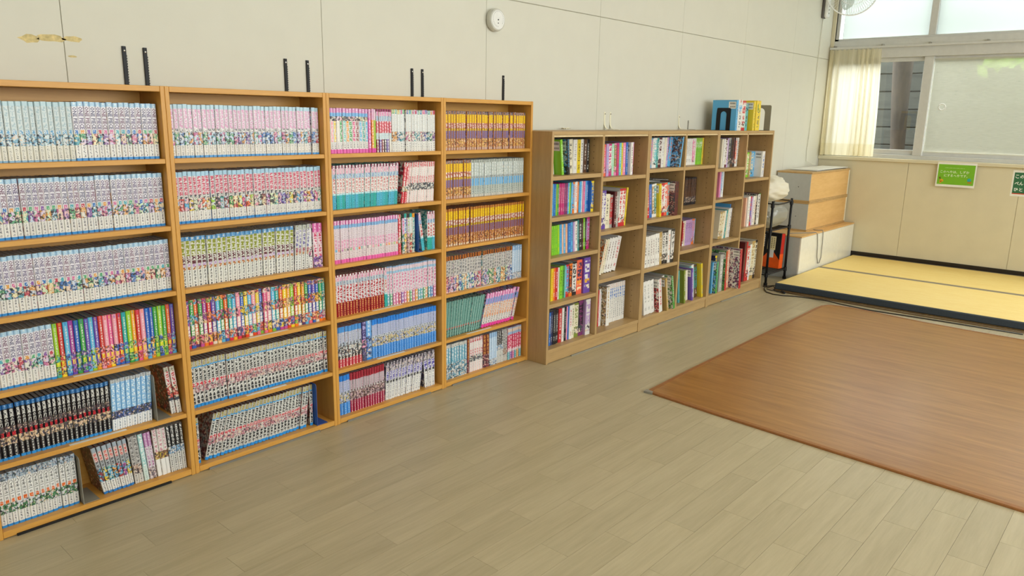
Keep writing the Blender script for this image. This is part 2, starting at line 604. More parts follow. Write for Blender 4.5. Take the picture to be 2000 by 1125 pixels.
wr = MB()
wr.box(XB-.1, XW+.16, YR-.14, YR, 0, .92); wr.box(XB-.1, XW+.16, YR-.14, YR, 2.52, ZC+.1)
wr.box(XB-.1, -1.2, YR-.14, YR, .92, 2.52); wr.box(6.0, XW+.16, YR-.14, YR, .92, 2.52)
tag(wr.build('wall_right', MT['wall']), 'cream wall with a long row of windows facing the bookcases', 'wall', kind='structure')
w2 = thing('window_2', 'long aluminium window opposite the bookcases', 'window', (0, YR-.06, 0), kind='structure')
f2 = MB()
for a, b, c, d in ((-1.2, 6.0, .92, .97), (-1.2, 6.0, 2.47, 2.52), (-1.2, -1.15, .97, 2.47), (5.95, 6.0, .97, 2.47)):
    f2.cbox(a, b, -.03, .03, c, d, .002)
f2.build('frame', MT['alu'], w2)
for i in range(4):
    a = -1.15+i*1.775
    MB().box(a, a+1.775, -.002, .002, .97, 2.47).build('pane', MT['clear'], w2)
    if i: MB().cbox(a-.03, a+.03, -.03, .03, .97, 2.47, .002).build('mullion', MT['alu'], w2)
tag(MB().box(XB-.1, XB, YR-.1, YW+.1, 0, ZC+.1).build('wall_back', MT['wall']), 'cream wall behind the camera', 'wall', kind='structure')
tag(MB().box(XB-.1, XW+.16, YR-.14, YW+.14, ZC, ZC+.1).build('ceiling', MT['ceiling']), 'white ceiling', 'ceiling', kind='structure')
for i, (lx, ly) in enumerate([(x, y) for y in (-1.35, -3.7) for x in (-.9, 1.9, 4.7)]):
    L = thing('ceiling_lamp', 'long fluorescent ceiling lamp, %s of the row nearer the %s' % (('first', 'middle', 'last')[i % 3], 'bookcases' if i < 3 else 'windows'), 'lamp', (lx, ly, ZC), group='fluorescent ceiling lamps')
    MB().cbox(-.62, .62, -.11, .11, -.05, 0, .004).build('housing', MT['white'], L)
    MB().cbox(-.60, .60, -.09, .09, -.075, -.0505, .01).build('diffuser', MT['lamp'], L)

# ------------------------------------------------------------------ outside the window
tag(MB().box(XW+.16, 16, -12, 8, -.4, -.05).build('ground', MT['ground']), 'bare soil outside the window', 'ground', kind='structure')
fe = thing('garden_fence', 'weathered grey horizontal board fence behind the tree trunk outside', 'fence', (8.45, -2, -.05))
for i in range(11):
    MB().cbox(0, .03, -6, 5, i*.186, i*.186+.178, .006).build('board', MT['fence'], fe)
MB().box(.031, .04, -6, 5, 0, 2.05).build('backing', MT['bark'], fe)
for y in (-4.5, -1.9, .8, 3.4):
    MB().cbox(.041, .11, y, y+.09, 0, 2.1, .004).build('post', MT['bark'], fe)
random.seed(5)
tr = thing('tree', 'brown tree trunk with leafy branches just outside the window', 'tree', (8.02, -.22, -.05))
MB().tube([(0, .02, 0), (0, .005, .6), (.01, -.01, 1.1), (.0, .02, 1.6), (0, .035, 2.0), (.02, .06, 2.5), (.03, .05, 3.2)], [.105, .085, .07, .085, .10, .095, .085], 12).build('trunk', MT['bark'], tr, smooth=True)
lf = MB()
for bx, by, bz in ((-.5, -.82, 1.93), (-.45, -1.05, 1.90), (-.5, -1.42, 1.78), (-.55, -1.5, 1.45), (-.5, -1.6, 1.62), (-.45, -1.32, 2.2), (-.5, -.6, 2.25)):
    MB().tube([(0, 0, 2.4), (bx*.4, by*.5, 2.55), (bx, by, bz+.15)], [.02, .012, .004], 6).build('branch', MT['bark'], tr, smooth=True)
    for k in range(16):
        c = Vector((bx+random.uniform(-.12, .12), by+random.uniform(-.14, .14), bz+random.uniform(-.1, .16)))
        d = Vector((random.uniform(-.4, .4), random.uniform(-1, 1), random.uniform(-1, .4))).normalized()
        s = d.cross(Vector((1, 0, .2))).normalized()
        l = random.uniform(.10, .17); w = l*.26
        n = d.cross(s)*.006
        b = len(lf.v)
        lf.v += [tuple(c), tuple(c+d*l*.5+s*w+n), tuple(c+d*l), tuple(c+d*l*.5-s*w+n), tuple(c+d*l*.5-n)]
        for q in ((0, 1, 4), (1, 2, 4), (2, 3, 4), (3, 0, 4)): lf.face([b+t for t in q])
o = lf.build('foliage', MT['leaf'], tr, fix=False); o['kind'] = 'stuff'

# ------------------------------------------------------------------ tall bookcases
TW, TH, TP = .617, 1.362, .015
TZ = [1.130, .907, .684, .460, .238, .024]         # shelf tops, top row first
CASE = ['leftmost tall bookcase', 'second tall bookcase from left', 'third tall bookcase from left', 'rightmost tall bookcase']
LABELS = {0: {3: (.26, .43), 4: (.225, .40)}, 1: {3: (.245, .41), 4: (.22, .39)}, 2: {3: (.205, .37), 4: (.225, .38)}, 3: {3: (.22, .385), 4: (.16, .335)}}
TITLES = ['holding white lilac-titled comics on its upper shelves', 'holding pink-titled comics on top', 'holding teal-footed comics on its second shelf', 'holding yellow and brown comics on top']
for c in range(4):
    t = thing('tall_bookcase', 'honey-coloured %s, %s' % (CASE[c], TITLES[c]), 'bookcase', (c*TW, 0, 0), group='honey-coloured tall bookcases along the wall')
    for x in (0, TW-TP):
        MB().cbox(x+.0004, x+TP-.0004, 0, .172, 0, TH, .0012).build('side_panel', MT['tall_v'], t)
    MB().cbox(TP, TW-TP, .0005, .172, TH-.018, TH-.0005, .001).build('top_panel', MT['tall'], t)
    MB().box(TP, TW-TP, .157, .166, .004, TH-.018).build('back_panel', MT['tall'], t)
    MB().cbox(TP, TW-TP, .0005, .157, .003, TZ[5], .001).build('bottom_panel', MT['tall'], t)
    MB().box(TP+.035, TW-TP-.075, -.005, .0004, .0, .0075).build('base_strip', MT['black' if c == 0 else 'felt'], t)
    for i in range(5):
        s = MB().cbox(TP, TW-TP, .0015, .157, TZ[i]-.0155, TZ[i], .001).build('shelf', MT['tall'], t)
        if i in LABELS[c]:
            a, b = LABELS[c][i]
            l = MB().box(a, b, .004, .017, TZ[i], TZ[i]+.0005).build('shelf_label', MT['paper'], s)
            l['label'] = 'white paper title strip'

# ------------------------------------------------------------------ low bookcases
LY, LB, LH, LP = -.1286, .172, 1.218, .018
LX = [2.4664, 3.3846, 4.2568, 5.1523]
LDIV = [2.918, 3.822, 4.704]
LS = [[[.994, .783, .571, .324], [.967, .667, .392]],
      [[.994, .690, .385], [.993, .720, .448]],
      [[.963, .752, .450], [.871, .508]]]
LN = ['nearest', 'middle', 'farthest']
LBOT = .078
for c in range(3):
    x0, x1 = LX[c], LX[c+1]
    w = x1-x0
    t = thing('low_bookcase', 'oak-coloured low bookcase with a centre divider, %s of the three' % LN[c], 'bookcase', (x0, LY, 0), group='oak-coloured low bookcases along the wall')
    D = LB-LY
    for x in (0, w-LP):
        p = MB().cbox(x+.0005, x+LP-.0005, 0, D, 0, LH, .001).build('side_panel', MT['low_v'], t)
    dx = LDIV[c]-x0
    MB().cbox(LP, w-LP, .001, D, LH-.019, LH-.0005, .001).build('top_panel', MT['low'], t)
    MB().cbox(LP, w-LP, .003, .02, LH-.029, LH-.0195, .001).build('edge_strip', MT['lowedge'], t)
    MB().box(LP, w-LP, D-.014, D-.006, .06, LH-.019).build('back_panel', MT['low'], t)
    MB().cbox(dx-.009, dx+.009, .002, D-.014, LBOT, LH-.0195, .001).build('divider', MT['low_v'], t)
    MB().cbox(LP, w-LP, .001, D-.014, LBOT-.02, LBOT, .001).build('bottom_panel', MT['low'], t)
    MB().cbox(LP, w-LP, .004, .02, .003, LBOT-.021, .001).build('plinth', MT['low'], t)
    MB().box(.22, w-.2, -.006, .0035, 0, .006).build('base_strip', MT['grey'], t)
    for k, (a, b) in enumerate(((LP, dx-.009), (dx+.009, w-LP))):
        for z in LS[c][k]:
            MB().cbox(a+.0005, b-.0005, .004, D-.015, z-.021, z, .001).build('shelf', MT['low'], t)
        ph = MB()
        for i in range(32):
            z = .12+i*.034
            if any(abs(z-s+.01) < .016 for s in LS[c][k]): continue
            for y in (.06, .23):
                ph.box(b-.0006, b, y-.0022, y+.0022, z-.0022, z+.0022)
        o = ph.build('peg_holes', MT['hole'], t); o['kind'] = 'stuff'


# ------------------------------------------------------------------ books
VIV = ['#d0322c', '#e8641e', '#f0a020', '#f2d22e', '#9ccc2c', '#38a048', '#2aa8a0', '#58b4e0', '#2c62c0', '#6a4cb0', '#a83c98', '#e0508c', '#f09cb0', '#8a2030', '#2c2830', '#b0a490', '#e4e0d4', '#7cc8c0']
PAS = ['#e8b8c8', '#c8d8ec', '#d8ecc8', '#f0e4b8', '#e0d0ec', '#f0d4c0', '#dce8e8', '#e8e4dc']


def rc(c, rnd):
    if c == 'V': return hx(rnd.choice(VIV))
    if c == 'P': return hx(rnd.choice(PAS))
    if c in ('M', 'N'): return hx(VIV[rnd.mn[0 if c == 'M' else 1]])
    if c == 'T': return hx(rnd.choice(['#35b8ac', '#4cc0d4', '#3cb4b8', '#58bce0']))
    if c == 'W': return hx(rnd.choice(['#e0401c', '#f07a1e', '#f4b02a', '#d82c48', '#f0c890', '#e86a88', '#8a3020', '#2f62b8', '#58b0dc', '#78b83c', '#c04c94', '#e8d8c8', '#5a3a70', '#f2d22e']))
    if c == 'C': return hx(rnd.choice(['#c03c50', '#3c78c0', '#58a878', '#e0a050', '#8858a8', '#50a8b8', '#d070a0']))
    return hx(c)


class Books:
    """collects covers with their print as mesh attributes"""
    def __init__(s):
        s.v = []; s.f = []; s.m = []; s.uv = []; s.a = []; s.b = []; s.sd = []

    def q(s, pts, uv, a, b, sd, m=0):
        i = len(s.v); s.v += pts; n = len(pts)
        s.f.append(tuple(range(i, i+n))); s.m.append(m)
        s.uv += uv; s.a += [a]*n; s.b += [b]*n; s.sd += [sd]*n

    def book(s, t, h, d, strips, cov, ts, vs, rnd, T=None, pages=False, r=None, edge=None):
        """spine on y=0 from x=0 to t, standing on z=0; strips = (v0, v1, ink a, ink b, style) from the foot up"""
        r = min(.0022, t*.18) if r is None else r
        rnd.mn = rnd.sample(range(len(VIV)-5), 2)
        k = .0007
        X = T if T else (lambda p: p)
        for v0, v1, c1, c2, mode in strips:
            a, b = rc(c1, rnd), rc(c2, rnd)
            z0, z1 = v0*h, v1*h
            e0, e1 = (z0)/t, (z1)/t
            sd = (ts, vs, float(mode))
            s.q([X((r, 0, z0)), X((t-r, 0, z0)), X((t-r, 0, z1)), X((r, 0, z1))], [(.06, e0), (.94, e0), (.94, e1), (.06, e1)], a, b, sd)
            if edge: a = b = hx(edge); sd = (ts, vs, 0.0)
            s.q([X((0, r, z0)), X((r, 0, z0)), X((r, 0, z1)), X((0, r, z1))], [(0, e0), (.06, e0), (.06, e1), (0, e1)], a, b, sd)
            s.q([X((t-r, 0, z0)), X((t, r, z0)), X((t, r, z1)), X((t-r, 0, z1))], [(.94, e0), (1, e0), (1, e1), (.94, e1)], a, b, sd)
        ca, cb = rc(cov[0], rnd), rc(cov[1], rnd)
        cm = float(cov[2]) if len(cov) > 2 else 2.0
        sd = (ts, vs, cm)
        g = .025
        U = [(0, 0), (d/g, 0), (d/g, h/g), (0, h/g)]
        s.q([X((0, d, 0)), X((0, r, 0)), X((0, r, h)), X((0, d, h))], U, ca, cb, sd)
        s.q([X((t, r, 0)), X((t, d, 0)), X((t, d, h)), X((t, r, h))], U, ca, cb, sd)
        sd0 = (ts, vs, 0.0)
        Z = [(0, 0)]*4
        for z, up in ((h, True), (0, False)):
            P = [(0, d, z), (0, r, z), (r, 0, z), (t-r, 0, z), (t, r, z), (t, d, z)]
            I = [(k, d, z), (k, 2*k+r, z), (t-k, 2*k+r, z), (t-k, d, z)]
            L = [[P[0], P[1], I[1], I[0]], [P[1], P[2], P[3], P[4], I[2], I[1]], [P[4], P[5], I[3], I[2]]]
            for l in L:
                if not up: l = l[::-1]
                s.q([X(p) for p in l], [(0, 0)]*len(l), ca, cb, sd0)
        I = [(k, d), (k, 2*k+r), (t-k, 2*k+r), (t-k, d)]
        for (xa, ya), (xb, yb) in zip(I, I[1:]):
            s.q([X((xa, ya, 0)), X((xb, yb, 0)), X((xb, yb, h)), X((xa, ya, h))], Z, ca, ca, sd0)
        for xa, xb in ((0, k), (t-k, t)):
            s.q([X((xb, d, 0)), X((xa, d, 0)), X((xa, d, h)), X((xb, d, h))], Z, ca, ca, sd0)
        if pages:
            x0, x1, y0, y1, z0, z1 = k, t-k, 2*k+r, d-.001, .001, h-.0012
            V = [(x0, y0, z0), (x1, y0, z0), (x1, y1, z0), (x0, y1, z0), (x0, y0, z1), (x1, y0, z1), (x1, y1, z1), (x0, y1, z1)]
            for l in ((4, 5, 6, 7), (2, 3, 7, 6)):
                s.q([X(V[i]) for i in l], Z, ca, ca, sd0, 1)

    def mesh(s, name):
        me = bpy.data.meshes.new(name)
        me.from_pydata(s.v, [], s.f)
        me.polygons.foreach_set('material_index', s.m)
        u = me.uv_layers.new(name='UVMap')
        u.data.foreach_set('uv', [x for p in s.uv for x in p])
        for n, dat in (('ink_a', s.a), ('ink_b', s.b)):
            at = me.attributes.new(n, 'FLOAT_COLOR', 'CORNER')
            at.data.foreach_set('color', [x for c in dat for x in (c[0], c[1], c[2], 1.0)])
        at = me.attributes.new('seed', 'FLOAT_VECTOR', 'CORNER')
        at.data.foreach_set('vector', [x for c in s.sd for x in c])
        me.materials.append(MT['print']); me.materials.append(MT['page'])
        me.update()
        return me


page_me = MB().box(0, 1, 0, 1, 0, 1).mesh('pages')
page_me.materials.append(MT['page'])


def add_pages(o, t, h, d):
    k = .0007; r = min(.0022, t*.18)
    p = bpy.data.objects.new('pages', page_me)
    COL.objects.link(p); p.parent = o
    p.location = (k, 2*k+r, .001); p.scale = (t-2*k, d-2*k-r-.001, h-.0022)
    return p


# print on the comic spines, from the foot (0) to the head (1)
WH = '#e9e7e2'
SER = {
    'lilac': ('white lilac-titled comic', [(0, .045, '#2f8ed6', WH, 0), (.045, .27, WH, '#77757a', 3), (.27, .46, 'P', 'C', 2), (.46, .525, WH, 'C', 4), (.525, .925, '#e6e2ea', '#8f7fa6', 0), (.925, 1, '#a6cbe6', '#e0eef4', 3)], ('#dfe3ea', 'C')),
    'faded': ('faded film-wrapped comic', [(0, .03, '#7fb0d0', WH, 0), (.03, .27, '#e2dfd2', '#8a8880', 3), (.27, .46, '#cfdfe4', '#6fa8c8', 2), (.46, .525, '#dfe6e6', '#5c9cc8', 4), (.525, .925, '#cfd9da', '#a9c0c8', 1), (.925, 1, '#b7d2da', '#d8e6e8', 0)], ('#d4dcdc', '#a8c4d0')),
    'kaito': ('vivid multicoloured comic', [(0, .04, 'N', WH, 0), (.04, .20, 'M', 'N', 2), (.20, .28, 'M', '#f2e040', 4), (.28, .42, 'M', 'N', 2), (.42, .92, 'M', WH, 3), (.92, 1, 'M', 'N', 3)], ('M', 'N')),
    'blade': ('black white-titled comic', [(0, .05, '#2b8fd8', '#112233', 0), (.05, .27, '#17141a', '#d8d6d0', 3), (.27, .42, '#3a3440', '#d8b890', 2), (.42, .50, '#17141a', '#c8182a', 4), (.50, .60, '#221a1e', '#5a3a40', 2), (.60, .92, '#17141a', '#e8e6e0', 0), (.92, 1, '#2468a8', '#9cc4e4', 3)], ('#201c24', '#5a4a58')),
    'sky': ('light blue comic', [(0, .22, '#eceef0', '#8a98a8', 3), (.22, .38, '#3a62b0', '#20304a', 2), (.38, .93, '#86bce8', '#e8f2fa', 1), (.93, 1, '#c4c8cc', '#888888', 3)], ('#9cc0e4', '#d8e4f0')),
    'redcov': ('white and red comic', [(0, .28, WH, '#6a6a70', 3), (.28, .34, '#404858', WH, 0), (.34, .62, '#e6dcc8', '#d03020', 2), (.62, .9, WH, '#c83040', 1), (.9, 1, '#c8c4b4', '#605840', 3)], ('#c8402a', '#5a4438')),
    'volley': ('white comic with orange numeral', [(0, .045, '#2f8ed6', WH, 0), (.045, .25, WH, '#707078', 3), (.25, .43, '#d8dce0', '#2e7d44', 2), (.43, .50, WH, '#e2661e', 4), (.50, .86, '#ecebe8', '#222222', 0), (.86, 1, '#b4c6d6', '#9ab0c4', 2)], ('#a8b0b4', '#c8ccc8')),
    'redtop': ('red-titled comic', [(0, .05, '#2f7fc8', WH, 0), (.05, .26, WH, '#55565c', 3), (.26, .55, 'V', '#58b0d8', 2), (.55, .70, '#b8bcc0', '#4a4a50', 1), (.70, .90, '#d8d4d0', '#d83a30', 1), (.90, 1, '#a8b4c0', '#c8d0d8', 0)], ('#7a2430', '#4a3428')),
    'greyw': ('pale grey comic', [(0, .2, '#d6d2cc', '#606060', 3), (.2, .4, '#c8b8b0', '#a88878', 2), (.4, 1, '#c4c2c0', '#6a6868', 1)], ('#c8c4c0', '#888480')),
    'mauve': ('mauve and white comic', [(0, .25, '#d8cfd4', '#807080', 2), (.25, .7, '#e2dce2', '#a05890', 1), (.7, 1, '#b87ab0', '#dcc8dc', 1)], ('#b890b8', '#e0d0e0')),
    'mint': ('pale turquoise comic', [(0, .3, '#d4e4e0', '#8fb0a8', 3), (.3, 1, '#a8d4d4', '#f0f4f0', 1)], ('#a8d0d0', '#e0e8e8')),
    'whiteart': ('white comic with brown picture', [(0, .36, '#ecebe8', '#b0a8a0', 0), (.36, .52, '#8a5a38', '#c8a838', 2), (.52, 1, '#e6e4e0', '#c88898', 1)], ('#ece8e0', '#b89878')),
    'mono': ('black and white comic', [(0, .4, '#dcdcd8', '#202024', 3), (.4, .55, '#6aa4d0', '#e0e4e8', 2), (.55, 1, '#26262a', '#e8e8e4', 1)], ('#d0d0cc', '#404044')),
    'ninja_pale': ('pale pink-titled comic', [(0, .04, '#4a9ad8', WH, 0), (.04, .24, '#e8e4dc', '#77757a', 3), (.24, .48, '#c4d8ec', 'C', 2), (.48, .55, '#e4e0e0', '#30303a', 1), (.55, .92, '#e2d8e0', '#d79ac0', 5), (.92, 1, '#b4d2e0', '#e0ecf0', 0)], ('#dcd8e0', '#b0c4dc')),
    'ninja': ('rose-titled comic', [(0, .05, '#2f8ed6', WH, 0), (.05, .24, WH, '#6c6a70', 3), (.24, .48, 'P', 'V', 2), (.48, .55, WH, '#28283a', 1), (.55, .91, '#e6dce0', '#c9506a', 5), (.91, 1, '#a9cfe6', '#e0eef4', 0)], ('#e0dce0', 'C')),
    'olive': ('white olive-titled comic', [(0, .34, '#e4e4de', '#3c3c40', 3), (.34, .40, '#e0e0da', '#b06a2a', 4), (.40, .46, '#e2e2dc', '#b898c8', 4), (.46, .62, '#e2e2dc', '#5c1c2c', 5), (.62, .92, '#e4e4da', '#8c9428', 5), (.92, 1, '#5a9ad0', '#d4d8d8', 3)], ('#dcdcd4', '#a8b0b4')),
    'violet': ('white violet-titled comic', [(0, .34, '#e8e8e4', '#3c3c40', 3), (.34, .40, '#e0e0da', '#b06a2a', 4), (.40, .5, '#e2e2dc', '#a04858', 4), (.5, .9, '#e4e4e0', '#7068a8', 1), (.9, 1, '#c4c8c4', '#8a8a60', 3)], ('#dcdcdc', '#b0acc0')),
    'pinkstar': ('pink comic', [(0, .25, '#e8c8dc', '#8850b0', 2), (.25, .8, '#ecdce4', '#c82860', 1), (.8, 1, '#d860a8', '#f4e0ec', 3)], ('#e4a8cc', '#f0e0e8')),
    'mixed': ('brightly patterned comic', [(0, .06, 'W', WH, 0), (.06, .26, 'W', 'W', 2), (.26, .42, 'M', '#f4f0e6', 5), (.42, .48, 'M', '#f0ece4', 4), (.48, .70, 'M', 'W', 2), (.70, .90, 'M', '#f4f0e6', 3), (.90, 1, 'W', 'M', 2)], ('W', 'W')),
    'silver': ('silver comic with red numeral', [(0, .065, '#2a94e2', WH, 0), (.065, .32, '#e6e6e2', '#26262a', 5), (.32, .46, '#d8cccc', '#c07a88', 2), (.46, .54, '#e6e4e0', '#d03048', 0), (.54, .85, '#e6e6e2', '#141418', 5), (.85, .88, '#5aa8e0', WH, 0), (.88, 1, '#ccccc6', '#a89a50', 4)], ('#7a2428', '#a8a4a0')),
    'candy': ('pink comic with candy-coloured title', [(0, .09, '#e464b4', WH, 0), (.09, .26, '#ecebe8', '#55555c', 3), (.26, .72, '#ecebe8', 'V', 5), (.72, .82, 'P', '#48404a', 2), (.82, .90, '#78b4e4', WH, 0), (.90, 1, '#d890c4', '#f0dcec', 3)], ('#e8a0cc', '#f0e0ec')),
    'hotpink': ('magenta comic', [(0, .1, '#e040a8', WH, 0), (.1, .8, '#e25cb0', '#f8e8f4', 1), (.8, 1, '#d890c4', WH, 3)], ('#e060b0', '#f0c0e0')),
    'orange': ('orange comic', [(0, .1, '#e040a8', WH, 0), (.1, .75, '#f08a28', '#fdf0d8', 1), (.75, 1, '#e0a0c8', WH, 3)], ('#f09030', '#f8d0a0')),
    'lime': ('lime comic', [(0, .1, '#e040a8', WH, 0), (.1, .75, '#b4d838', '#4c7020', 3), (.75, 1, '#e0b8d0', WH, 3)], ('#b4d838', '#e0f0a0')),
    'rose': ('red-block comic', [(0, .30, 'V', WH, 1), (.30, .45, '#dce8ec', '#7aa8b8', 3), (.45, .72, '#d85868', '#f4dce0', 1), (.72, .84, '#dce8f0', '#8aa4c4', 4), (.84, .94, '#ecd8e4', '#d878b0', 4), (.94, 1, '#8a2050', WH, 0)], ('#d88090', '#f0e0e4')),
    'whiteg': ('plain white comic', [(0, .25, '#eeeeea', '#8a8a8a', 3), (.25, .48, '#eceae6', 'C', 2), (.48, .9, '#e8e9e7', '#c4ccd0', 3), (.9, 1, 'P', 'C', 4)], ('#e8e8e4', '#d0d0d0')),
    'teal': ('white teal-footed comic', [(0, .32, 'T', '#1c7f88', 3), (.32, .36, '#bfe4ec', WH, 0), (.36, .70, '#f0eae8', '#c03a3c', 1), (.70, .80, '#d8e6f0', '#7a98c0', 4), (.80, .93, '#ecdfe6', '#e0a0b8', 4), (.93, 1, '#8a1c50', '#f0f0f0', 4)], ('#48b8bc', '#d8e8ea')),
    'redwhite': ('white and red comic', [(0, .30, '#ece8e6', '#d88888', 3), (.30, .48, '#e4e4e0', '#48505c', 2), (.48, .66, '#ece6e4', '#cc3444', 1), (.66, .88, '#ece8e6', '#d89090', 3), (.88, 1, '#eae0de', '#c83040', 4)], ('#e8dcd8', '#d0a0a0')),
    'redfull': ('red comic', [(0, .28, '#cf2038', WH, 3), (.28, .42, '#d8e0d8', '#c8a878', 2), (.42, .55, '#d02840', WH, 4), (.55, .9, '#cc2038', '#f0d0d0', 1), (.9, 1, WH, '#c83040', 4)], ('#cc2038', '#e8e0d8')),
    'blush': ('blush-coloured comic', [(0, .09, '#e868b0', '#f0a0c8', 0), (.09, .28, '#ecdfe2', '#80606c', 3), (.28, .34, '#ecdfe2', 'V', 4), (.34, .55, '#ecdce4', '#d0609c', 1), (.55, .82, '#eadfe6', '#907088', 3), (.82, .9, '#84b4e0', WH, 0), (.9, 1, '#d870b4', '#f0d8e8', 4)], ('#e8c8d8', '#d8b0c8')),
    'crimson': ('crimson-footed comic', [(0, .33, '#9a0e1e', '#f0c070', 3), (.33, .75, '#e8e6ea', '#b01c2c', 5), (.75, .85, '#dce4ec', '#8090a8', 4), (.85, .95, '#ecdce4', '#dc90b0', 4), (.95, 1, '#8a1c40', '#f0f0f0', 4)], ('#b02030', '#e8d8d8')),
    'pastel': ('pastel blue and pink comic', [(0, .30, 'C', '#f4f0f0', 1), (.30, .82, '#e8e4ea', '#d05a90', 1), (.82, .88, '#9cc4e0', WH, 0), (.88, .97, '#e8d4dc', '#c8a0b8', 3), (.97, 1, '#88b0d8', WH, 0)], ('#a8c8e0', '#e8d0dc')),
    'fairyred': ('blue comic with red foot', [(0, .2, '#c83848', WH, 3), (.2, .27, '#2c2020', '#e0d8d0', 4), (.27, .52, '#d8dcdc', '#303440', 2), (.52, .60, '#d4dce8', '#404048', 4), (.60, .86, '#c4c8d8', '#8890b8', 3), (.86, 1, '#4a94dc', WH, 0)], ('#c84858', '#6aa4dc')),
    'navy': ('thick navy comic', [(0, .35, '#2c2c50', '#4a4a80', 2), (.35, .55, '#e890b8', '#4a3a6a', 2), (.55, 1, '#38306c', '#a8a0d0', 1)], ('#38306c', '#5a50a0')),
    'bluefig': ('thick pale blue comic', [(0, .06, '#2a8ae0', WH, 0), (.06, .6, '#8cb8e4', '#4878c8', 2), (.6, 1, '#6cacec', '#e4f0f8', 3)], ('#8cb8e8', '#c8dcf0')),
    'fairy': ('blue comic', [(0, .30, '#3f8fe0', '#a8c8f0', 3), (.30, .52, '#a8bce8', '#d8c890', 2), (.52, .58, '#e0e4ec', '#404854', 4), (.58, .86, '#bcc4e0', '#8c90c4', 3), (.86, 1, '#2a86e4', '#78b4f0', 0)], ('#5c9ce4', '#a8c8ec')),
    'wine': ('wine-red comic', [(0, .30, '#a01040', '#f0d8dc', 3), (.30, .52, '#c8a8b0', '#5a3038', 2), (.52, .58, '#e0dcdc', '#604048', 4), (.58, .82, '#c8bcc4', '#a05068', 3), (.82, 1, '#9a1c30', '#c84858', 3)], ('#a02048', '#d0b0b8')),
    'indigo': ('white comic with indigo title', [(0, .45, '#ecebe8', '#585c78', 3), (.45, .52, '#e6e6e4', '#28282c', 4), (.52, .76, '#e6e4ec', '#5a52ac', 5), (.76, .93, '#d0ccd4', '#a89cb0', 2), (.93, 1, '#3a3440', '#c0b8c0', 4)], ('#3c4478', '#d8d8e0')),
    'shinc': ('yellow and brown comic', [(0, .07, '#c8a898', WH, 0), (.07, .30, '#c0762c', '#e0b050', 2), (.30, .50, '#7a6690', '#957aa0', 3), (.50, .56, '#5a1c18', '#e0c030', 4), (.56, .70, '#b04038', '#f0e8e0', 1), (.70, .92, '#f0c81c', '#d8a020', 3), (.92, 1, '#c0a8a4', '#40303c', 4)], ('#b06030', '#7860a0'), '#b8783a'),
    'shinpale': ('pale grey-blue comic', [(0, .07, '#c8c8c0', WH, 0), (.07, .30, '#b8c4c0', '#707870', 3), (.30, .50, '#6fb0e0', '#98b8e0', 0), (.50, .56, '#303440', '#b8c0c4', 4), (.56, .92, '#bcc8c6', '#e4e8e6', 1), (.92, 1, '#b8c0bc', '#889088', 4)], ('#b0bcbc', '#88a8c8'), '#d0d4cc'),
    'shinor': ('orange-brown comic', [(0, .05, '#d8c8b0', WH, 0), (.05, .30, '#b86414', '#d89838', 2), (.30, .50, '#7c5f7c', '#9a7084', 3), (.50, .56, '#5a1c10', '#d8c028', 4), (.56, .70, '#a84830', '#f0ece4', 1), (.70, .93, '#f2cc18', '#c89018', 3), (.93, 1, '#b06820', '#d0a060', 3)], ('#b06020', '#706080'), '#a85a14'),
    'dorae': ('pale patterned comic', [(0, .45, 'P', 'C', 2), (.45, .88, '#d4d0cc', '#6c6c70', 1), (.88, 1, '#5a2c18', '#b86a28', 4)], ('P', 'C')),
    'icy': ('icy blue comic', [(0, .2, '#dce4ec', '#98b4d0', 2), (.2, .85, '#b8d0e8', '#f0f4f8', 3), (.85, 1, '#8cb4dc', '#e0e8f0', 3)], ('#b4d0e8', '#e0e8f0')),
    'forest': ('teal-green comic', [(0, .22, '#6a9a90', '#204038', 1), (.22, .27, '#6a9a90', '#c04a40', 4), (.27, 1, '#5f938a', '#48786f', 3)], ('#6a9a90', '#a8c8c0'), '#a4ccc4'),
    'sherbet': ('pink and peach comic', [(0, .10, '#e8409c', WH, 0), (.10, .30, '#e4e0dc', '#3c3840', 3), (.30, .68, '#e0d4cc', '#e08a48', 1), (.68, .85, '#84a8dc', '#e068b0', 3), (.85, 1, '#e070b4', '#f0d0e4', 4)], ('#e090bc', '#90b0e0')),
    'varied': ('slim comic of mixed colours', [(0, .5, 'P', 'V', 2), (.5, .9, 'P', 'V', 1), (.9, 1, 'V', 'P', 0)], ('P', 'V')),
    'sea': ('sea-blue and white comic', [(0, .45, '#d8dfe2', '#4a98b8', 2), (.45, .9, '#5aa4c0', '#e4e8e8', 1), (.9, 1, '#d8d4cc', '#7a8a90', 3)], ('#4c98b4', '#c87838')),
    'russet': ('dark russet comic', [(0, .4, '#5a1c28', '#8a3048', 2), (.4, 1, '#7a2c28', '#c89048', 1)], ('#5a2024', '#3a1c20')),
    'crimdot': ('crimson dotted comic', [(0, .25, 'C', WH, 3), (.25, .32, '#e8d8dc', WH, 0), (.32, .78, '#d02858', '#f4dce4', 1), (.78, .86, '#9ab8d8', WH, 0), (.86, .96, '#e8d0c0', '#c8b0a0', 3), (.96, 1, '#90a8c8', WH, 0)], ('#d83868', '#e8d8d8')),
}
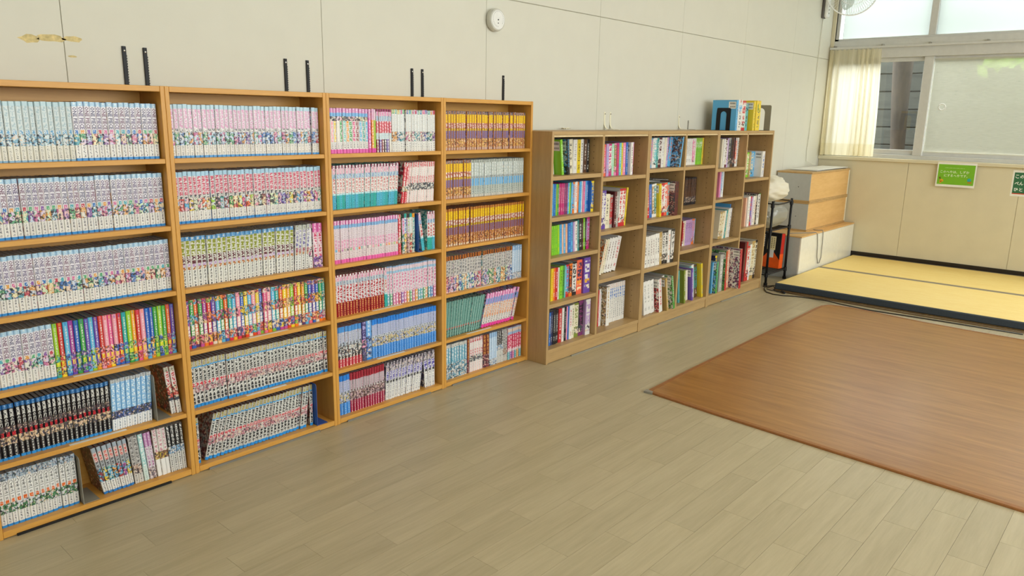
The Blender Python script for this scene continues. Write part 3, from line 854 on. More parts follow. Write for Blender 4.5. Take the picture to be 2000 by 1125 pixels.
# runs: (case, row, from, to, number, series, lean at start, lean at end); from/to as shares of the shelf width
RUNS = [
    (0, 0, .004, .56, 20, 'faded', 0, 0), (0, 0, .56, .992, 15, 'lilac', 0, 0),
    (0, 1, .004, .994, 36, 'lilac', 0, 0), (0, 2, .004, .996, 36, 'lilac', 0, 0),
    (0, 3, .004, .350, 12, 'lilac', 0, 0), (0, 3, .352, .996, 26, 'kaito', 0, 0),
    (0, 4, .004, .135, 5, 'blade', 0, 0), (0, 4, .14, .592, 19, 'blade', 0, 1), (0, 4, .595, .818, 8, 'sky', 2, 3), (0, 4, .935, .996, 2, 'redcov', -5, -5),
    (0, 5, .01, .386, 14, 'volley', 0, 0), (0, 5, .514, .684, 7, 'redtop', -9, -5), (0, 5, .688, .740, 2, 'greyw', -4, -4), (0, 5, .742, .770, 1, 'mint', -4, -4), (0, 5, .772, .815, 2, 'mauve', -4, -4), (0, 5, .820, .898, 3, 'whiteart', -3, -3), (0, 5, .90, .996, 4, 'mono', -3, -2),
    (1, 0, .006, .994, 36, 'ninja_pale', 0, 0), (1, 1, .006, .994, 36, 'ninja', 0, 0),
    (1, 2, .012, .760, 24, 'olive', 0, 2), (1, 2, .763, .872, 4, 'violet', 4, 5), (1, 2, .885, .915, 1, 'whiteg', 0, 0), (1, 2, .918, .990, 2, 'pinkstar', 0, 0),
    (1, 3, .012, .994, 36, 'mixed', 0, 0), (1, 4, .012, .994, 38, 'silver', 0, 0), (1, 5, .012, .036, 1, 'silver', 0, 0), (1, 5, .060, .800, 28, 'silver', 15, 7), (1, 5, .832, .858, 1, 'silver', 1, 1),
    (2, 0, .01, .350, 13, 'candy', 0, 0), (2, 0, .352, .376, 1, 'hotpink', 0, 0), (2, 0, .377, .398, 1, 'orange', 0, 0), (2, 0, .399, .420, 1, 'lime', 0, 0), (2, 0, .422, .558, 6, 'rose', 0, 0), (2, 0, .56, .984, 16, 'whiteg', 0, 0),
    (2, 1, .012, .60, 22, 'teal', 0, 4), (2, 1, .632, .69, 2, 'redfull', 8, 8), (2, 1, .692, .962, 11, 'redwhite', 8, 3),
    (2, 2, .012, .604, 24, 'blush', 0, 0), (2, 2, .606, .632, 1, 'redfull', 0, 0), (2, 2, .645, .77, 5, 'varied', 0, 0), (2, 2, .84, .87, 1, 'teal', -8, -8), (2, 2, .895, .975, 3, 'teal', 0, 0),
    (2, 3, .012, .463, 17, 'crimson', 0, 0), (2, 3, .465, .49, 1, 'teal', 0, 0), (2, 3, .492, .982, 18, 'pastel', 0, 0),
    (2, 4, .012, .242, 8, 'fairyred', 0, 0), (2, 4, .244, .285, 1, 'navy', 0, 0), (2, 4, .287, .337, 1, 'bluefig', 0, 0), (2, 4, .339, .982, 25, 'fairy', 0, 0),
    (2, 5, .012, .127, 4, 'fairy', 0, 0), (2, 5, .129, .449, 13, 'wine', 0, 0), (2, 5, .452, .80, 12, 'indigo', 3, 8), (2, 5, .855, .965, 3, 'indigo', -3, 0),
    (3, 0, .008, .982, 34, 'shinc', 0, 0), (3, 1, .008, .325, 11, 'shinc', 0, 0), (3, 1, .327, .975, 22, 'shinpale', 0, 0),
    (3, 2, .008, .985, 34, 'shinor', 0, 0), (3, 3, .008, .845, 28, 'dorae', 0, 0), (3, 3, .847, .971, 4, 'icy', 0, 0),
    (3, 4, .008, .440, 16, 'forest', 3, 13), (3, 4, .452, .868, 13, 'sherbet', 15, 16), (3, 5, .008, .285, 9, 'sea', 0, 0), (3, 5, .287, .315, 1, 'russet', 0, 0), (3, 5, .317, .48, 6, 'redwhite', 0, 0), (3, 5, .482, .56, 2, 'russet', 0, 0), (3, 5, .562, .66, 4, 'icy', 0, 0), (3, 5, .662, .74, 3, 'mono', 0, 0), (3, 5, .742, .798, 2, 'greyw', 0, 0), (3, 5, .80, .985, 6, 'crimdot', 0, 0),
]
ORD = ['zeroth', 'first', 'second', 'third', 'fourth', 'fifth', 'sixth', 'seventh', 'eighth', 'ninth', 'tenth', 'eleventh', 'twelfth', 'thirteenth', 'fourteenth', 'fifteenth', 'sixteenth', 'seventeenth', 'eighteenth', 'nineteenth', 'twentieth']
TENS = {20: 'twenty', 30: 'thirty', 40: 'forty'}


def ordinal(n):
    if n <= 20: return ORD[n]
    if n % 10 == 0: return {30: 'thirtieth', 40: 'fortieth'}[n]
    return TENS[n//10*10]+'-'+ORD[n % 10]


ROWN = ['top', 'second', 'third', 'fourth', 'fifth', 'bottom']
INW = TW-2*TP
rows = {}
for ri, (c, r, f0, f1, n, ser, l0, l1) in enumerate(RUNS):
    rnd = random.Random(ri*7+1)
    x = c*TW+TP+f0*INW
    span = (f1-f0)*INW
    ws = [rnd.uniform(.92, 1.08) for _ in range(n)]
    tot = sum(ws)
    for k in range(n):
        th = math.radians(l0+(l1-l0)*(k/max(1, n-1)))
        step = span*ws[k]/tot
        t = step*math.cos(th)-.0006
        if n == 1 and ser in ('navy', 'bluefig'): pass
        rows.setdefault((c, r), []).append(dict(x=x, t=t, th=th, ser=ser, h=.176+rnd.uniform(-.0012, .0012)-(.002 if ser in ('faded',) else 0), y=.028+rnd.uniform(-.002, .002)+(.005 if rnd.random() < .05 else 0), vs=rnd.random(), ri=ri, vol=k+2+(0 if r == 4 else 38)))
        x += step

stuff = Books()
numbers = MB()
n_ind = 0
for (c, r), lst in sorted(rows.items()):
    nvis = len(lst)
    for k, b in enumerate(lst):
        look, strips, cov = SER[b['ser']][:3]
        edge = SER[b['ser']][3] if len(SER[b['ser']]) > 3 else None
        rnd = random.Random(int(b['vs']*1e6))
        d = .1135
        ts = (b['ri'] % 13)*1.37
        z = TZ[r]
        t, h, th = b['t'], b['h'], b['th']
        # pivot: foot corner on the side the book leans to
        px = b['x']+(t/math.cos(th) if th > 0 else 0.0)
        ox = -t if th > 0 else 0.0
        q = project((b['x']+t/2, b['y'], z+h*.5))
        single = (c == 0 or (c == 1 and r < 3)) and q and q[0] > -4
        if single:
            B = Books()
            B.book(t, h, d, strips, cov, ts, b['vs'], rnd, edge=edge)
            me = B.mesh('comic_volume')
            o = bpy.data.objects.new('comic_volume', me)
            COL.objects.link(o)
            cs, sn = math.cos(th), math.sin(th)
            o.location = (px+ox*cs, b['y'], z-ox*sn)
            o.rotation_euler = (0, th, 0)
            side, num = ('right', nvis-k) if c == 0 else ('left', k+1)
            tag(o, '%s, %s from %s, %s shelf of %s' % (look, ordinal(num), side, ROWN[r], CASE[c]), 'comic book',
                'comics on the %s shelf of the %s' % (ROWN[r], CASE[c]))
            add_pages(o, t, h, d)
            if b['ser'] == 'lilac':
                lettering('title', 'ONE PIECE', o, t/2, -.0003, h*.725, t*.70, h*.38, ink(['#5c4a76', '#6c3f5a', '#4e4a6c'][k % 3]), True, .02)
            elif b['ser'] == 'blade':
                lettering('title', '\u9b3c\n\u6ec5\n\u306e\n\u5203', o, t/2, -.0003, h*.76, t*.72, h*.30, ink('#e8e6e0'), False, .012)
            elif b['ser'] == 'volley':
                lettering('title', '\u30cf\n\u30a4\n\u30ad\n\u30e5\n\u30fc\n!!', o, t/2, -.0003, h*.68, t*.70, h*.34, ink('#1c1c20'), False, .02)
            n_ind += 1
        else:
            cs, sn = math.cos(th), math.sin(th)
            def T(p, px=px, ox=ox, cs=cs, sn=sn, y=b['y'], z=z):
                X, Z = p[0]+ox, p[2]
                return (px+X*cs+Z*sn, y+p[1], z-X*sn+Z*cs)
            stuff.book(t, h, d, strips, cov, ts, b['vs'], rnd, T, pages=True, edge=edge)
            if b['ser'] == 'silver':
                src = text_mesh(str(b['vol']), False, .05, 'num')
                i0 = len(numbers.v)
                for v in src.vertices:
                    numbers.v.append(T((t/2+v.co.x*t*.86, -.0004, h*.50+v.co.z*h*.076)))
                for p in src.polygons: numbers.face([i0+i for i in p.vertices])
o = bpy.data.objects.new('comic_volumes', stuff.mesh('comic_volumes'))
COL.objects.link(o)
tag(o, 'rows of comics packed on the lower second and the two right-hand tall bookcases', 'comic books', kind='stuff')
nb = numbers.build('volume_numbers', ink('#cc2c40'), o, fix=False); nb['kind'] = 'stuff'
print('single comics', n_ind)


# ------------------------------------------------------------------ books in the low bookcases
PALB = {
    'white': '#e8e6e0', 'cream': '#e6dfc4', 'grey': '#a9a8a2', 'black': '#201e22', 'navy': '#2a2f58', 'blue': '#2f6fc0', 'sky': '#5aaee0', 'teal': '#2f9490', 'turquoise': '#6cc4c8',
    'lime': '#86cc2e', 'green': '#4a9a3c', 'olive': '#7f8f34', 'yellow': '#e8cc2c', 'orange': '#ea7a22', 'red': '#c82a30', 'maroon': '#5c1c22', 'brown': '#5a3c28', 'tan': '#b99a5c',
    'pink': '#e88ab0', 'magenta': '#c8307c', 'coral': '#ee6a48', 'lilac': '#c0a0d0', 'purple': '#6a4ca8', 'peach': '#f0b898', 'mint': '#a8dcc0', 'plum': '#7a3468',
}


def P(t, h, a, b='white', lean=0, style=0, d=None, lab=0, cov=None, y=0, gap=0):
    return dict(gap=gap/1000, t=t/1000, h=h/1000, a=a, b=b, lean=lean, style=style, d=d/1000 if d else None, lab=lab, cov=cov or a, y=y)


def rep(n, *a, **k):
    return [P(*a, **k) for _ in range(n)]


CELLS = [
    # unit, column, shelf, start x, front y, default depth, books
    (0, 0, 0, .040, .075, .19, [P(9, 168, 'blue', 'white', -7), P(9, 172, 'orange', 'white', -7), P(10, 176, 'white', 'blue', -7), P(9, 182, 'lime', 'white', -7, 0, 195, 1, y=-.046, gap=6), P(11, 182, 'blue', 'white', -6), P(10, 182, 'black', 'sky', -5, 2, 195, 1, y=-.046, gap=5), P(9, 178, 'yellow', 'black', -4), P(13, 180, 'black', 'yellow', -3), P(19, 180, 'cream', 'black', -2), P(17, 178, 'white', 'grey', -1), P(15, 178, 'yellow', 'black', 0), P(12, 180, 'white', 'black', 0), P(14, 178, 'brown', 'white', 0), P(12, 178, 'black', 'white', 0)]),
    (0, 0, 1, .022, .062, .17, [P(16, 166, 'sky', 'blue'), P(16, 166, 'blue', 'sky'), P(12, 164, 'lime', 'magenta'), P(12, 164, 'green', 'white')] + rep(3, 12, 165, 'magenta', 'white') + rep(2, 12, 165, 'plum', 'pink') + [P(11, 166, 'sky', 'white'), P(12, 166, 'lime', 'yellow'), P(10, 166, 'sky', 'white'), P(14, 168, 'sky', 'orange', 0, 1), P(10, 166, 'white', 'red'), P(16, 168, 'white', 'red'), P(10, 166, 'orange', 'white'), P(17, 168, 'sky', 'blue'), P(10, 168, 'white', 'sky'), P(15, 168, 'pink', 'magenta'), P(10, 168, 'sky', 'white'), P(14, 168, 'blue', 'white'), P(20, 168, 'blue', 'yellow', 0, 1, 185, 0, None, -.02), P(8, 168, 'yellow', 'pink')]),
    (0, 0, 2, .024, .060, .17, [P(8, 150, 'red', 'white', -3)] + rep(3, 13, 158, 'lime', 'green', -3) + [P(15, 160, 'lime', 'yellow', -3), P(16, 160, 'sky', 'blue', -3), P(12, 160, 'peach', 'white', -3), P(12, 160, 'sky', 'white', -3), P(12, 160, 'peach', 'orange', -3), P(22, 162, 'blue', 'sky', -3), P(16, 164, 'sky', 'navy', -3), P(12, 164, 'lilac', 'white', -3), P(19, 166, 'white', 'black', -3), P(9, 172, 'teal', 'white', -3), P(24, 174, 'black', 'white', -3), P(8, 174, 'maroon', 'white', -3), P(14, 176, 'lime', 'white', -3), P(9, 176, 'black', 'white', -2), P(20, 178, 'lilac', 'magenta', 0, 1)]),
    (0, 0, 3, .020, .055, .15, [P(18, 178, 'yellow', 'orange'), P(14, 178, 'orange', 'white'), P(17, 178, 'red', 'white'), P(10, 176, 'white', 'black'), P(21, 182, 'lime', 'black'), P(17, 180, 'green', 'black'), P(9, 180, 'turquoise', 'white'), P(21, 182, 'sky', 'red', 0, 1), P(24, 184, 'maroon', 'orange', 0, 1), P(32, 190, 'white', 'black', 0, 1), P(40, 194, 'coral', 'navy', 0, 5), P(48, 202, 'purple', 'white', 0, 5, 160, 0, 'purple', -.012)]),
    (0, 0, 4, .016, .050, .16, [P(12, 186, 'blue', 'white'), P(16, 188, 'navy', 'grey'), P(12, 188, 'black', 'white'), P(12, 188, 'black', 'grey'), P(14, 190, 'black', 'white'), P(22, 192, 'red', 'white'), P(16, 192, 'white', 'grey'), P(17, 192, 'black', 'grey'), P(12, 192, 'pink', 'white'), P(9, 192, 'blue', 'navy'), P(20, 194, 'white', 'red'), P(19, 194, 'cream', 'black'), P(30, 198, 'cream', 'olive', 0, 1), P(36, 204, 'black', 'plum', 0, 1), P(36, 208, 'lilac', 'white', 0, 1, 175, 0, 'lilac', -.015)]),
    (0, 1, 0, .024, .062, .17, [P(22, 176, 'pink', 'coral', -2, 1), P(18, 180, 'lilac', 'sky', -2), P(26, 180, 'white', 'magenta', -2, 1), P(17, 180, 'mint', 'white', -2), P(18, 182, 'olive', 'pink', -2, 1), P(17, 184, 'magenta', 'orange', -2), P(16, 184, 'turquoise', 'white', -2), P(15, 184, 'yellow', 'green', -2), P(19, 184, 'pink', 'white', -2), P(15, 186, 'blue', 'white', -2), P(16, 186, 'white', 'black', -1, 0, 190, 1, None, -.02), P(26, 186, 'pink', 'lilac', 0, 1)]),
    (0, 1, 1, .022, .062, .18, rep(2, 19, 220, 'white', 'purple', 0, 1) + [P(24, 198, 'cream', 'black'), P(8, 196, 'cream', 'black'), P(20, 190, 'red', 'grey', 0, 1), P(16, 208, 'maroon', 'white', 0, 0, 190, 0, None, -.01), P(24, 206, 'grey', 'white', 0, 0)] + rep(2, 22, 220, 'white', 'red', 2, 1) + [P(10, 224, 'yellow', 'black', 5)]),
    (0, 1, 2, .016, .078, .18, [P(11, 205, 'cream', 'orange', 16, 2, 190, 0, 'cream', -.02)] + rep(2, 12, 205, 'cream', 'maroon', 16) + rep(3, 14, 208, 'white', 'maroon', 16) + [P(22, 210, 'white', 'red', 16)]),
    (0, 1, 3, .018, .070, .18, [P(8, 222, 'red', 'white'), P(14, 225, 'white', 'pink')] + [P(3, 205, 'white')] + [P(26, 236, 'white', 'tan', 0, 2, 195, 0, 'cream', -.03, gap=10)] + rep(10, 15.2, 240, 'white', 'blue', 0, 3)),
    (1, 0, 0, .022, .070, .17, [P(24, 178, 'pink', 'sky', 1, 1), P(14, 178, 'white', 'black', 1), P(26, 180, 'turquoise', 'white', 1, 1), P(16, 180, 'teal', 'white', 1), P(24, 182, 'white', 'maroon', 1, 1), P(20, 182, 'white', 'grey', 1), P(18, 182, 'cream', 'white', 2), P(16, 182, 'lilac', 'white', 3), P(26, 184, 'sky', 'orange', 7, 2), P(9, 188, 'sky', 'brown', 8, 2, 215, 0, 'sky', -.062, gap=4)]),
    (1, 1, 0, .018, .080, .15, rep(6, 13, 172, 'white', 'black') + [P(24, 174, 'pink', 'white', 0, 1), P(16, 174, 'white', 'pink')] + rep(4, 15, 176, 'lime', 'white', 0, 3) + [P(14, 176, 'yellow', 'green')]),
    (1, 0, 1, .040, .062, .18, [P(7, 160, 'lime', 'white', -6), P(18, 172, 'red', 'white', -6), P(22, 206, 'blue', 'lilac', -6), P(18, 206, 'tan', 'white', -5, 1), P(19, 208, 'teal', 'white', -5, 1), P(15, 208, 'yellow', 'black', -5, 0, 200, 1, None, -.02), P(18, 206, 'white', 'grey', -4), P(24, 206, 'white', 'red', -3, 1), P(22, 208, 'white', 'coral', -3, 1), P(16, 208, 'coral', 'turquoise', -2, 1), P(26, 214, 'maroon', 'black', -1, 2, 205, 1, 'maroon', -.045), P(12, 196, 'olive', 'yellow', 2)]),
    (1, 1, 1, .014, .125, .13, rep(8, 12.5, 184, 'brown', 'black', 0, 1)),
    (1, 0, 2, .030, .045, .20, rep(2, 20, 196, 'white', 'black', -3) + rep(2, 18, 200, 'white', 'maroon', -4) + rep(2, 17, 204, 'white', 'black', -5) + [P(19, 208, 'tan', 'white', -4)] + rep(2, 20, 212, 'white', 'black', -2, 1) + [P(18, 212, 'white', 'orange', -1), P(24, 216, 'white', 'black', 0, 1, 210, 0, 'grey', -.01)]),
    (1, 1, 2, .012, .105, .14, [P(15, 170, 'red', 'white', 0, 1), P(12, 172, 'cream', 'black')] + rep(6, 13, 174, 'lilac', 'plum', 0, 3) + rep(2, 14, 176, 'lilac', 'orange', 0, 1) + [P(12, 176, 'sky', 'white')]),
    (1, 0, 3, .050, .032, .21, rep(3, 16, 220, 'white', 'grey', -8) + [P(14, 222, 'white', 'red', -9, 2, 215, 1, 'white', -.028, gap=12), P(8, 224, 'tan', 'white', -11, 0, 222, 1, 'tan', -.04, gap=26), P(14, 226, 'white', 'black', -11), P(8, 228, 'green', 'white', -12, 2, 220, 1, 'green', -.045, gap=14)]),
    (1, 1, 3, .038, .020, .21, [P(8, 226, 'turquoise', 'white', -7), P(12, 232, 'olive', 'white', -7, 0, 215, 0, 'olive', -.035), P(9, 234, 'grey', 'white', -7), P(20, 200, 'orange', 'brown', -7, 1), P(22, 214, 'cream', 'white', -7), P(12, 226, 'purple', 'white', -7, 0, 210, 1, 'purple', -.03, gap=8), P(16, 232, 'turquoise', 'white', -7), P(20, 240, 'white', 'grey', -8), P(24, 236, 'teal', 'brown', -8, 1), P(12, 246, 'yellow', 'sky', -9, 0, 215, 0, 'yellow', -.03, gap=8)]),
    (2, 0, 0, .020, .055, .18, [P(14, 196, 'cream', 'white'), P(20, 198, 'white', 'grey'), P(30, 200, 'white', 'maroon', 0, 1), P(15, 202, 'lilac', 'white'), P(26, 204, 'black', 'grey', 0, 1), P(32, 204, 'black', 'brown', 0, 1), P(22, 204, 'maroon', 'black', 0, 1), P(20, 204, 'coral', 'white', 0, 1), P(18, 204, 'white', 'black', 2)]),
    (2, 1, 0, .022, .085, .17, [P(20, 184, 'cream', 'lime', 0, 1), P(14, 186, 'tan', 'white'), P(26, 190, 'cream', 'sky', 0, 1), P(12, 188, 'sky', 'white'), P(24, 192, 'white', 'blue', 0, 0, 185, 1, 'white', -.06)]),
    (2, 0, 1, .018, .070, .17, [P(16, 180, 'pink', 'magenta'), P(13, 184, 'lilac', 'white'), P(20, 188, 'sky', 'white', 0, 1), P(22, 190, 'white', 'sky')]),
    (2, 0, 2, .018, .045, .19, [P(26, 196, 'cream', 'tan', 6, 1), P(22, 200, 'cream', 'tan', 7, 1), P(14, 200, 'cream', 'white', 7), P(14, 202, 'white', 'orange', 7), P(18, 206, 'teal', 'white', 7), P(14, 206, 'cream', 'tan', 7), P(18, 212, 'white', 'grey', 7), P(22, 214, 'white', 'navy', 6), P(8, 240, 'blue', 'white', 5, 0, 215, 0, 'sky', .02)]),
    (2, 1, 1, .020, .045, .20, [P(10, 216, 'peach', 'white'), P(26, 226, 'white', 'grey', 0, 0, 210, 1, 'white', -.012), P(14, 226, 'white', 'red', 0, 1), P(26, 222, 'blue', 'red', 0, 1), P(18, 214, 'lilac', 'white'), P(20, 220, 'white', 'plum'), P(14, 222, 'cream', 'red'), P(30, 232, 'white', 'black', 0, 2, 215, 1, 'grey', -.012), P(22, 236, 'maroon', 'green', 0, 1)]),
    (2, 0, 3, .022, .020, .22, [P(9, 226, 'sky', 'white', -1, 0, 215, 0, 'sky', -.006), P(12, 230, 'green', 'sky', -1, 2, 215, 1, 'green', -.03, gap=6), P(14, 268, 'navy', 'yellow', -1, 1), P(26, 272, 'grey', 'white', -1, 0, 215, 0, 'grey', -.02, gap=10), P(12, 292, 'red', 'green', -2, 2, 225, 1, 'green', -.03, gap=16), P(22, 276, 'turquoise', 'white', -2), P(28, 286, 'peach', 'white', -2, 0), P(16, 296, 'red', 'plum', -3, 2, 232, 1, 'white', -.08, gap=6)]),
    (2, 1, 2, .024, .040, .21, [P(20, 306, 'maroon', 'black', 2), P(12, 306, 'red', 'maroon', 2), P(26, 272, 'white', 'red', 2, 1), P(18, 278, 'white', 'blue', 2), P(40, 300, 'cream', 'tan', 2, 1), P(22, 304, 'cream', 'black', 2, 1)]),
]
BOOKS = 0


def spine(a, b, style):
    A, Bc = PALB[a], PALB[b]
    if style == 1: return [(0, .10, Bc, A, 0), (.10, .30, A, Bc, 2), (.30, .52, A, Bc, 3), (.52, .94, A, Bc, 1), (.94, 1, Bc, A, 0)]
    if style == 2: return [(0, .2, A, Bc, 0), (.2, 1, A, Bc, 3)]
    if style == 3: return [(0, .10, A, Bc, 0), (.10, .62, A, '#55575c', 3), (.62, .88, A, Bc, 1), (.88, 1, A, '#c88070', 3)]
    if style == 5: return [(0, .12, A, Bc, 0), (.12, .30, A, '#f2e8c0', 1), (.30, .40, A, '#e8b030', 4), (.40, .92, A, Bc, 1), (.92, 1, A, Bc, 0)]
    return [(0, .10, A, Bc, 0), (.10, .24, A, Bc, 3), (.24, .36, A, Bc, 0), (.36, .88, A, Bc, 3), (.88, 1, A, Bc, 0)]


def make_book(name, b, loc, th, lab, cat, group, ts, vs, ox=0.0):
    B = Books()
    sp = spine(b['a'], b['b'], b['style'])
    cov = (PALB[b['cov']], PALB[b['b']], 2 if b['style'] == 2 else 0)
    B.book(b['t'], b['h'], b['d'], sp, cov, ts, vs, random.Random(int(vs*1e6)))
    o = bpy.data.objects.new(name, B.mesh(name))
    COL.objects.link(o)
    o.location = loc; o.rotation_euler = (0, th, 0)
    tag(o, lab, cat, group)
    add_pages(o, b['t'], b['h'], b['d'])
    if b['lab']:
        h = b['h']
        l = MB().box(-.0003, .0, .008, .062, h-.058, h-.010).build('barcode_label', MT['paper'], o)
        m = MB()
        for k in range(9):
            m.box(-.0005, -.0003, .014+k*.0045, .0165+k*.0045, h-.028, h-.016)
        for k in range(8):
            m.box(-.0005, -.0003, .014+k*.005, .0165+k*.005, h-.050, h-.040)
        m.build('bars', ink('#3a3a3e'), l)
    return o


SIDE = ['left', 'right']
SPAN = {(0, 0, 0): (2.545, 2.902, .085), (0, 0, 1): (2.545, 2.902, .058), (0, 0, 2): (2.552, 2.898, .058), (0, 0, 3): (2.558, 2.898, .055), (0, 0, 4): (2.548, 2.903, .050),
        (0, 1, 0): (3.0, 3.308, .058), (0, 1, 1): (3.0, 3.265, .066), (0, 1, 2): (3.035, 3.228, .095), (0, 1, 3): (3.055, 3.338, .090),
        (1, 0, 0): (3.495, 3.775, .070), (1, 1, 0): (3.985, 4.235, .100), (1, 0, 1): (3.475, 3.802, .055), (1, 1, 1): (4.065, 4.222, .125), (1, 0, 2): (3.452, 3.785, .030), (1, 1, 2): (4.035, 4.200, .100), (1, 0, 3): (3.475, 3.785, .030), (1, 1, 3): (3.935, 4.225, .045),
        (2, 0, 0): (4.435, 4.688, .060), (2, 1, 0): (4.935, 5.120, .100), (2, 0, 1): (4.470, 4.540, .080), (2, 0, 2): (4.475, 4.665, .060), (2, 1, 1): (4.865, 5.120, .050), (2, 0, 3): (4.355, 4.680, .030), (2, 1, 2): (4.895, 5.110, .040)}
for u, col, sh, xs, ysb, dd, bl in CELLS:
    x0 = LX[u]
    left = x0+LP if col == 0 else LDIV[u]+.009
    levels = LS[u][col]
    z = levels[sh] if sh < len(levels) else LBOT
    nrow = len(levels)+1
    rn = (['top', 'second', 'third', 'fourth'][sh] if sh < nrow-1 else 'bottom')
    right = (LDIV[u]-.009 if col == 0 else LX[u+1]-LP)
    xa, xb, ysb = SPAN[(u, col, sh)]
    extra = sum(b['gap'] for b in bl)+sum(max(0, min(p['h'], q['h'])*(math.tan(math.radians(p['lean']))-math.tan(math.radians(q['lean'])))) for p, q in zip(bl, bl[1:]))
    sc = (xb-xa-extra-.0004*len(bl))/sum(b['t']/math.cos(math.radians(b['lean'])) for b in bl)
    for b in bl: b['t'] *= sc
    x = xa
    prev = None
    for k, b in enumerate(bl):
        b['d'] = b['d'] or dd
        th = math.radians(b['lean'])
        if prev is not None:
            pth, ph = prev
            if pth > th: x += min(ph, b['h'])*(math.tan(pth)-math.tan(th))
        x += b['gap']
        t = b['t']
        step = t/math.cos(th)
        px = x+(step if th > 0 else 0)
        ox = -t if th > 0 else 0.0
        cs, sn = math.cos(th), math.sin(th)
        vs = random.Random(u*1000+col*500+sh*100+k).random()
        yj = random.Random(k*31+sh).uniform(-.003, .003)
        look = b['a'] if b['a'] == b['b'] else '%s and %s' % (b['a'], b['b'])
        lab = '%s book, %s from left, %s %s compartment of %s low bookcase' % (look, ordinal(k+1), rn, SIDE[col], LN[u])
        make_book('book', b, (px+ox*cs, LY+ysb+b['y']+yj, z-ox*sn), th, lab, 'book', 'books in the %s low bookcase' % LN[u], vs*50, vs)
        x += step+.0004
        prev = (th, b['h'])
        BOOKS += 1
    if x > right-.002: print('cell too full', u, col, sh, round(x-right, 3))
print('low books', BOOKS)

# two books lying flat on the standing ones in the middle low bookcase
for i, (t, c) in enumerate(((.010, 'grey'), (.010, 'black'))):
    b = P(t*1000, 205, c, 'white', 0, 2, 150)
    o = make_book('book', b, (0, 0, 0), 0, '%s book lying flat on leaning books in middle low bookcase' % c, 'book', 'books in the middle low bookcase', 3.3+i, .31+i*.3)
    o.rotation_euler = (0, math.radians(90+3), math.radians(8-i*14))
    o.location = (LX[1]+.13+i*.015, LY+.085, LS[1][0][1]+.229+.0105*i)

# books and bookends on top of the farthest low bookcase
TOPB = [(4.575, .024, .208, .185, 'sky', 'brown', 0, 1, -.085), (4.600, .062, .212, .18, 'white', 'sky', 3, 0, -.086), (4.663, .060, .206, .18, 'white', 'red', 1, 0, -.084), (4.724, .044, .186, .17, 'turquoise', 'navy', 3, 0, -.082), (4.778, .030, .206, .20, 'yellow', 'olive', 0, 1, -.120), (4.842, .066, .212, .19, 'yellow', 'olive', 3, 0, -.112)]
for k, (x, t, h, d, a, bb, stl, lb, y) in enumerate(TOPB):
    b = P(t*1000, h*1000, a, bb, 0, stl, d*1000, lb, a)
    make_book('book', b, (x, y, LH), 0, '%s and %s book, %s from left on top of farthest low bookcase' % (a, bb, ordinal(k+1)), 'book', 'books on top of the farthest low bookcase', k*1.7, .13*k+.05)


def bookend(label, x, y, z, w, h, foot, mat, sgn=1, slot=True, t=.0016):
    """upright plate in the yz plane with an arched slot, its foot running along x"""
    e = thing('bookend', label, 'bookend', (x, y, z))
    pts = []
    r = .012
    def arc(cx, cz, rr, a0, a1, n=6):
        return [(cx+rr*math.cos(math.radians(a0+(a1-a0)*i/n)), cz+rr*math.sin(math.radians(a0+(a1-a0)*i/n))) for i in range(n+1)]
    outer = [(0, 0)]+arc(r, h-r, r, 180, 90)+arc(w-r, h-r, r, 90, 0)+[(w, 0)]
    if slot:
        a = w*.29; rr = (w-2*a)/2
        inner = [(w-a, 0)]+arc(w/2, h*.70, rr, 0, 180, 10)+[(a, 0)]
        poly = outer+inner
        m = MB()
        # left leg, right leg, head strip built as bands so that the slot stays open
        m.prism([(0, 0), (a, 0), (a, h*.70), (0, h*.70)], 0, t, plane='yz')
        m.prism([(w-a, 0), (w, 0), (w, h*.70), (w-a, h*.70)], 0, t, plane='yz')
        ia = arc(w/2, h*.70, rr, 180, 0, 10)
        top = arc(r, h-r, r, 180, 90, 5)+arc(w-r, h-r, r, 90, 0, 4)
        oo = [(0, h*.70)]+top[0:10]+[(w, h*.70)]
        oo = [oo[0]]+[oo[1+i] for i in range(0, 10)][:9]+[oo[-1]]
        for i in range(10):
            m.prism([oo[i], oo[i+1], ia[i+1], ia[i]], 0, t, plane='yz')
        m.build('plate', mat, e)
    else:
        MB().prism(outer, 0, t, plane='yz').build('plate', mat, e)
    x0, x1 = (0, foot) if sgn > 0 else (t-foot, t)
    MB().box(x0, x1, w*.02, w*.98, 0, .0012).build('foot', mat, e)
    return e


bookend('black arched metal bookend left of the sky blue book', 4.5725, -.043, LH, .108, .155, .08, MT['black'], -1)
bookend('grey arched metal bookend right of the yellow books', 5.066, -.124, LH, .165, .185, .08, MT['grey'], 1)
bookend('clear grey bookend right of the light blue comics', .0*TW+TP+.829*INW, .006, TZ[4], .12, .165, .05, MT['grey'], 1, False)
bookend('grey bookend between white comics with orange numerals and leaning red-titled comics', TP+.392*INW, .006, TZ[5], .12, .165, .05, MT['grey'], 1, False)
bookend('blue metal bookend at the end of the silver comics, bottom shelf', TW+TP+.864*INW, .006, TZ[5], .13, .182, .052, MT['blue'], 1, False)
bookend('blue metal bookend in the middle of third tall bookcase', 2*TW+TP+.776*INW, .010, TZ[2], .12, .172, .03, MT['blue'], 1, False)

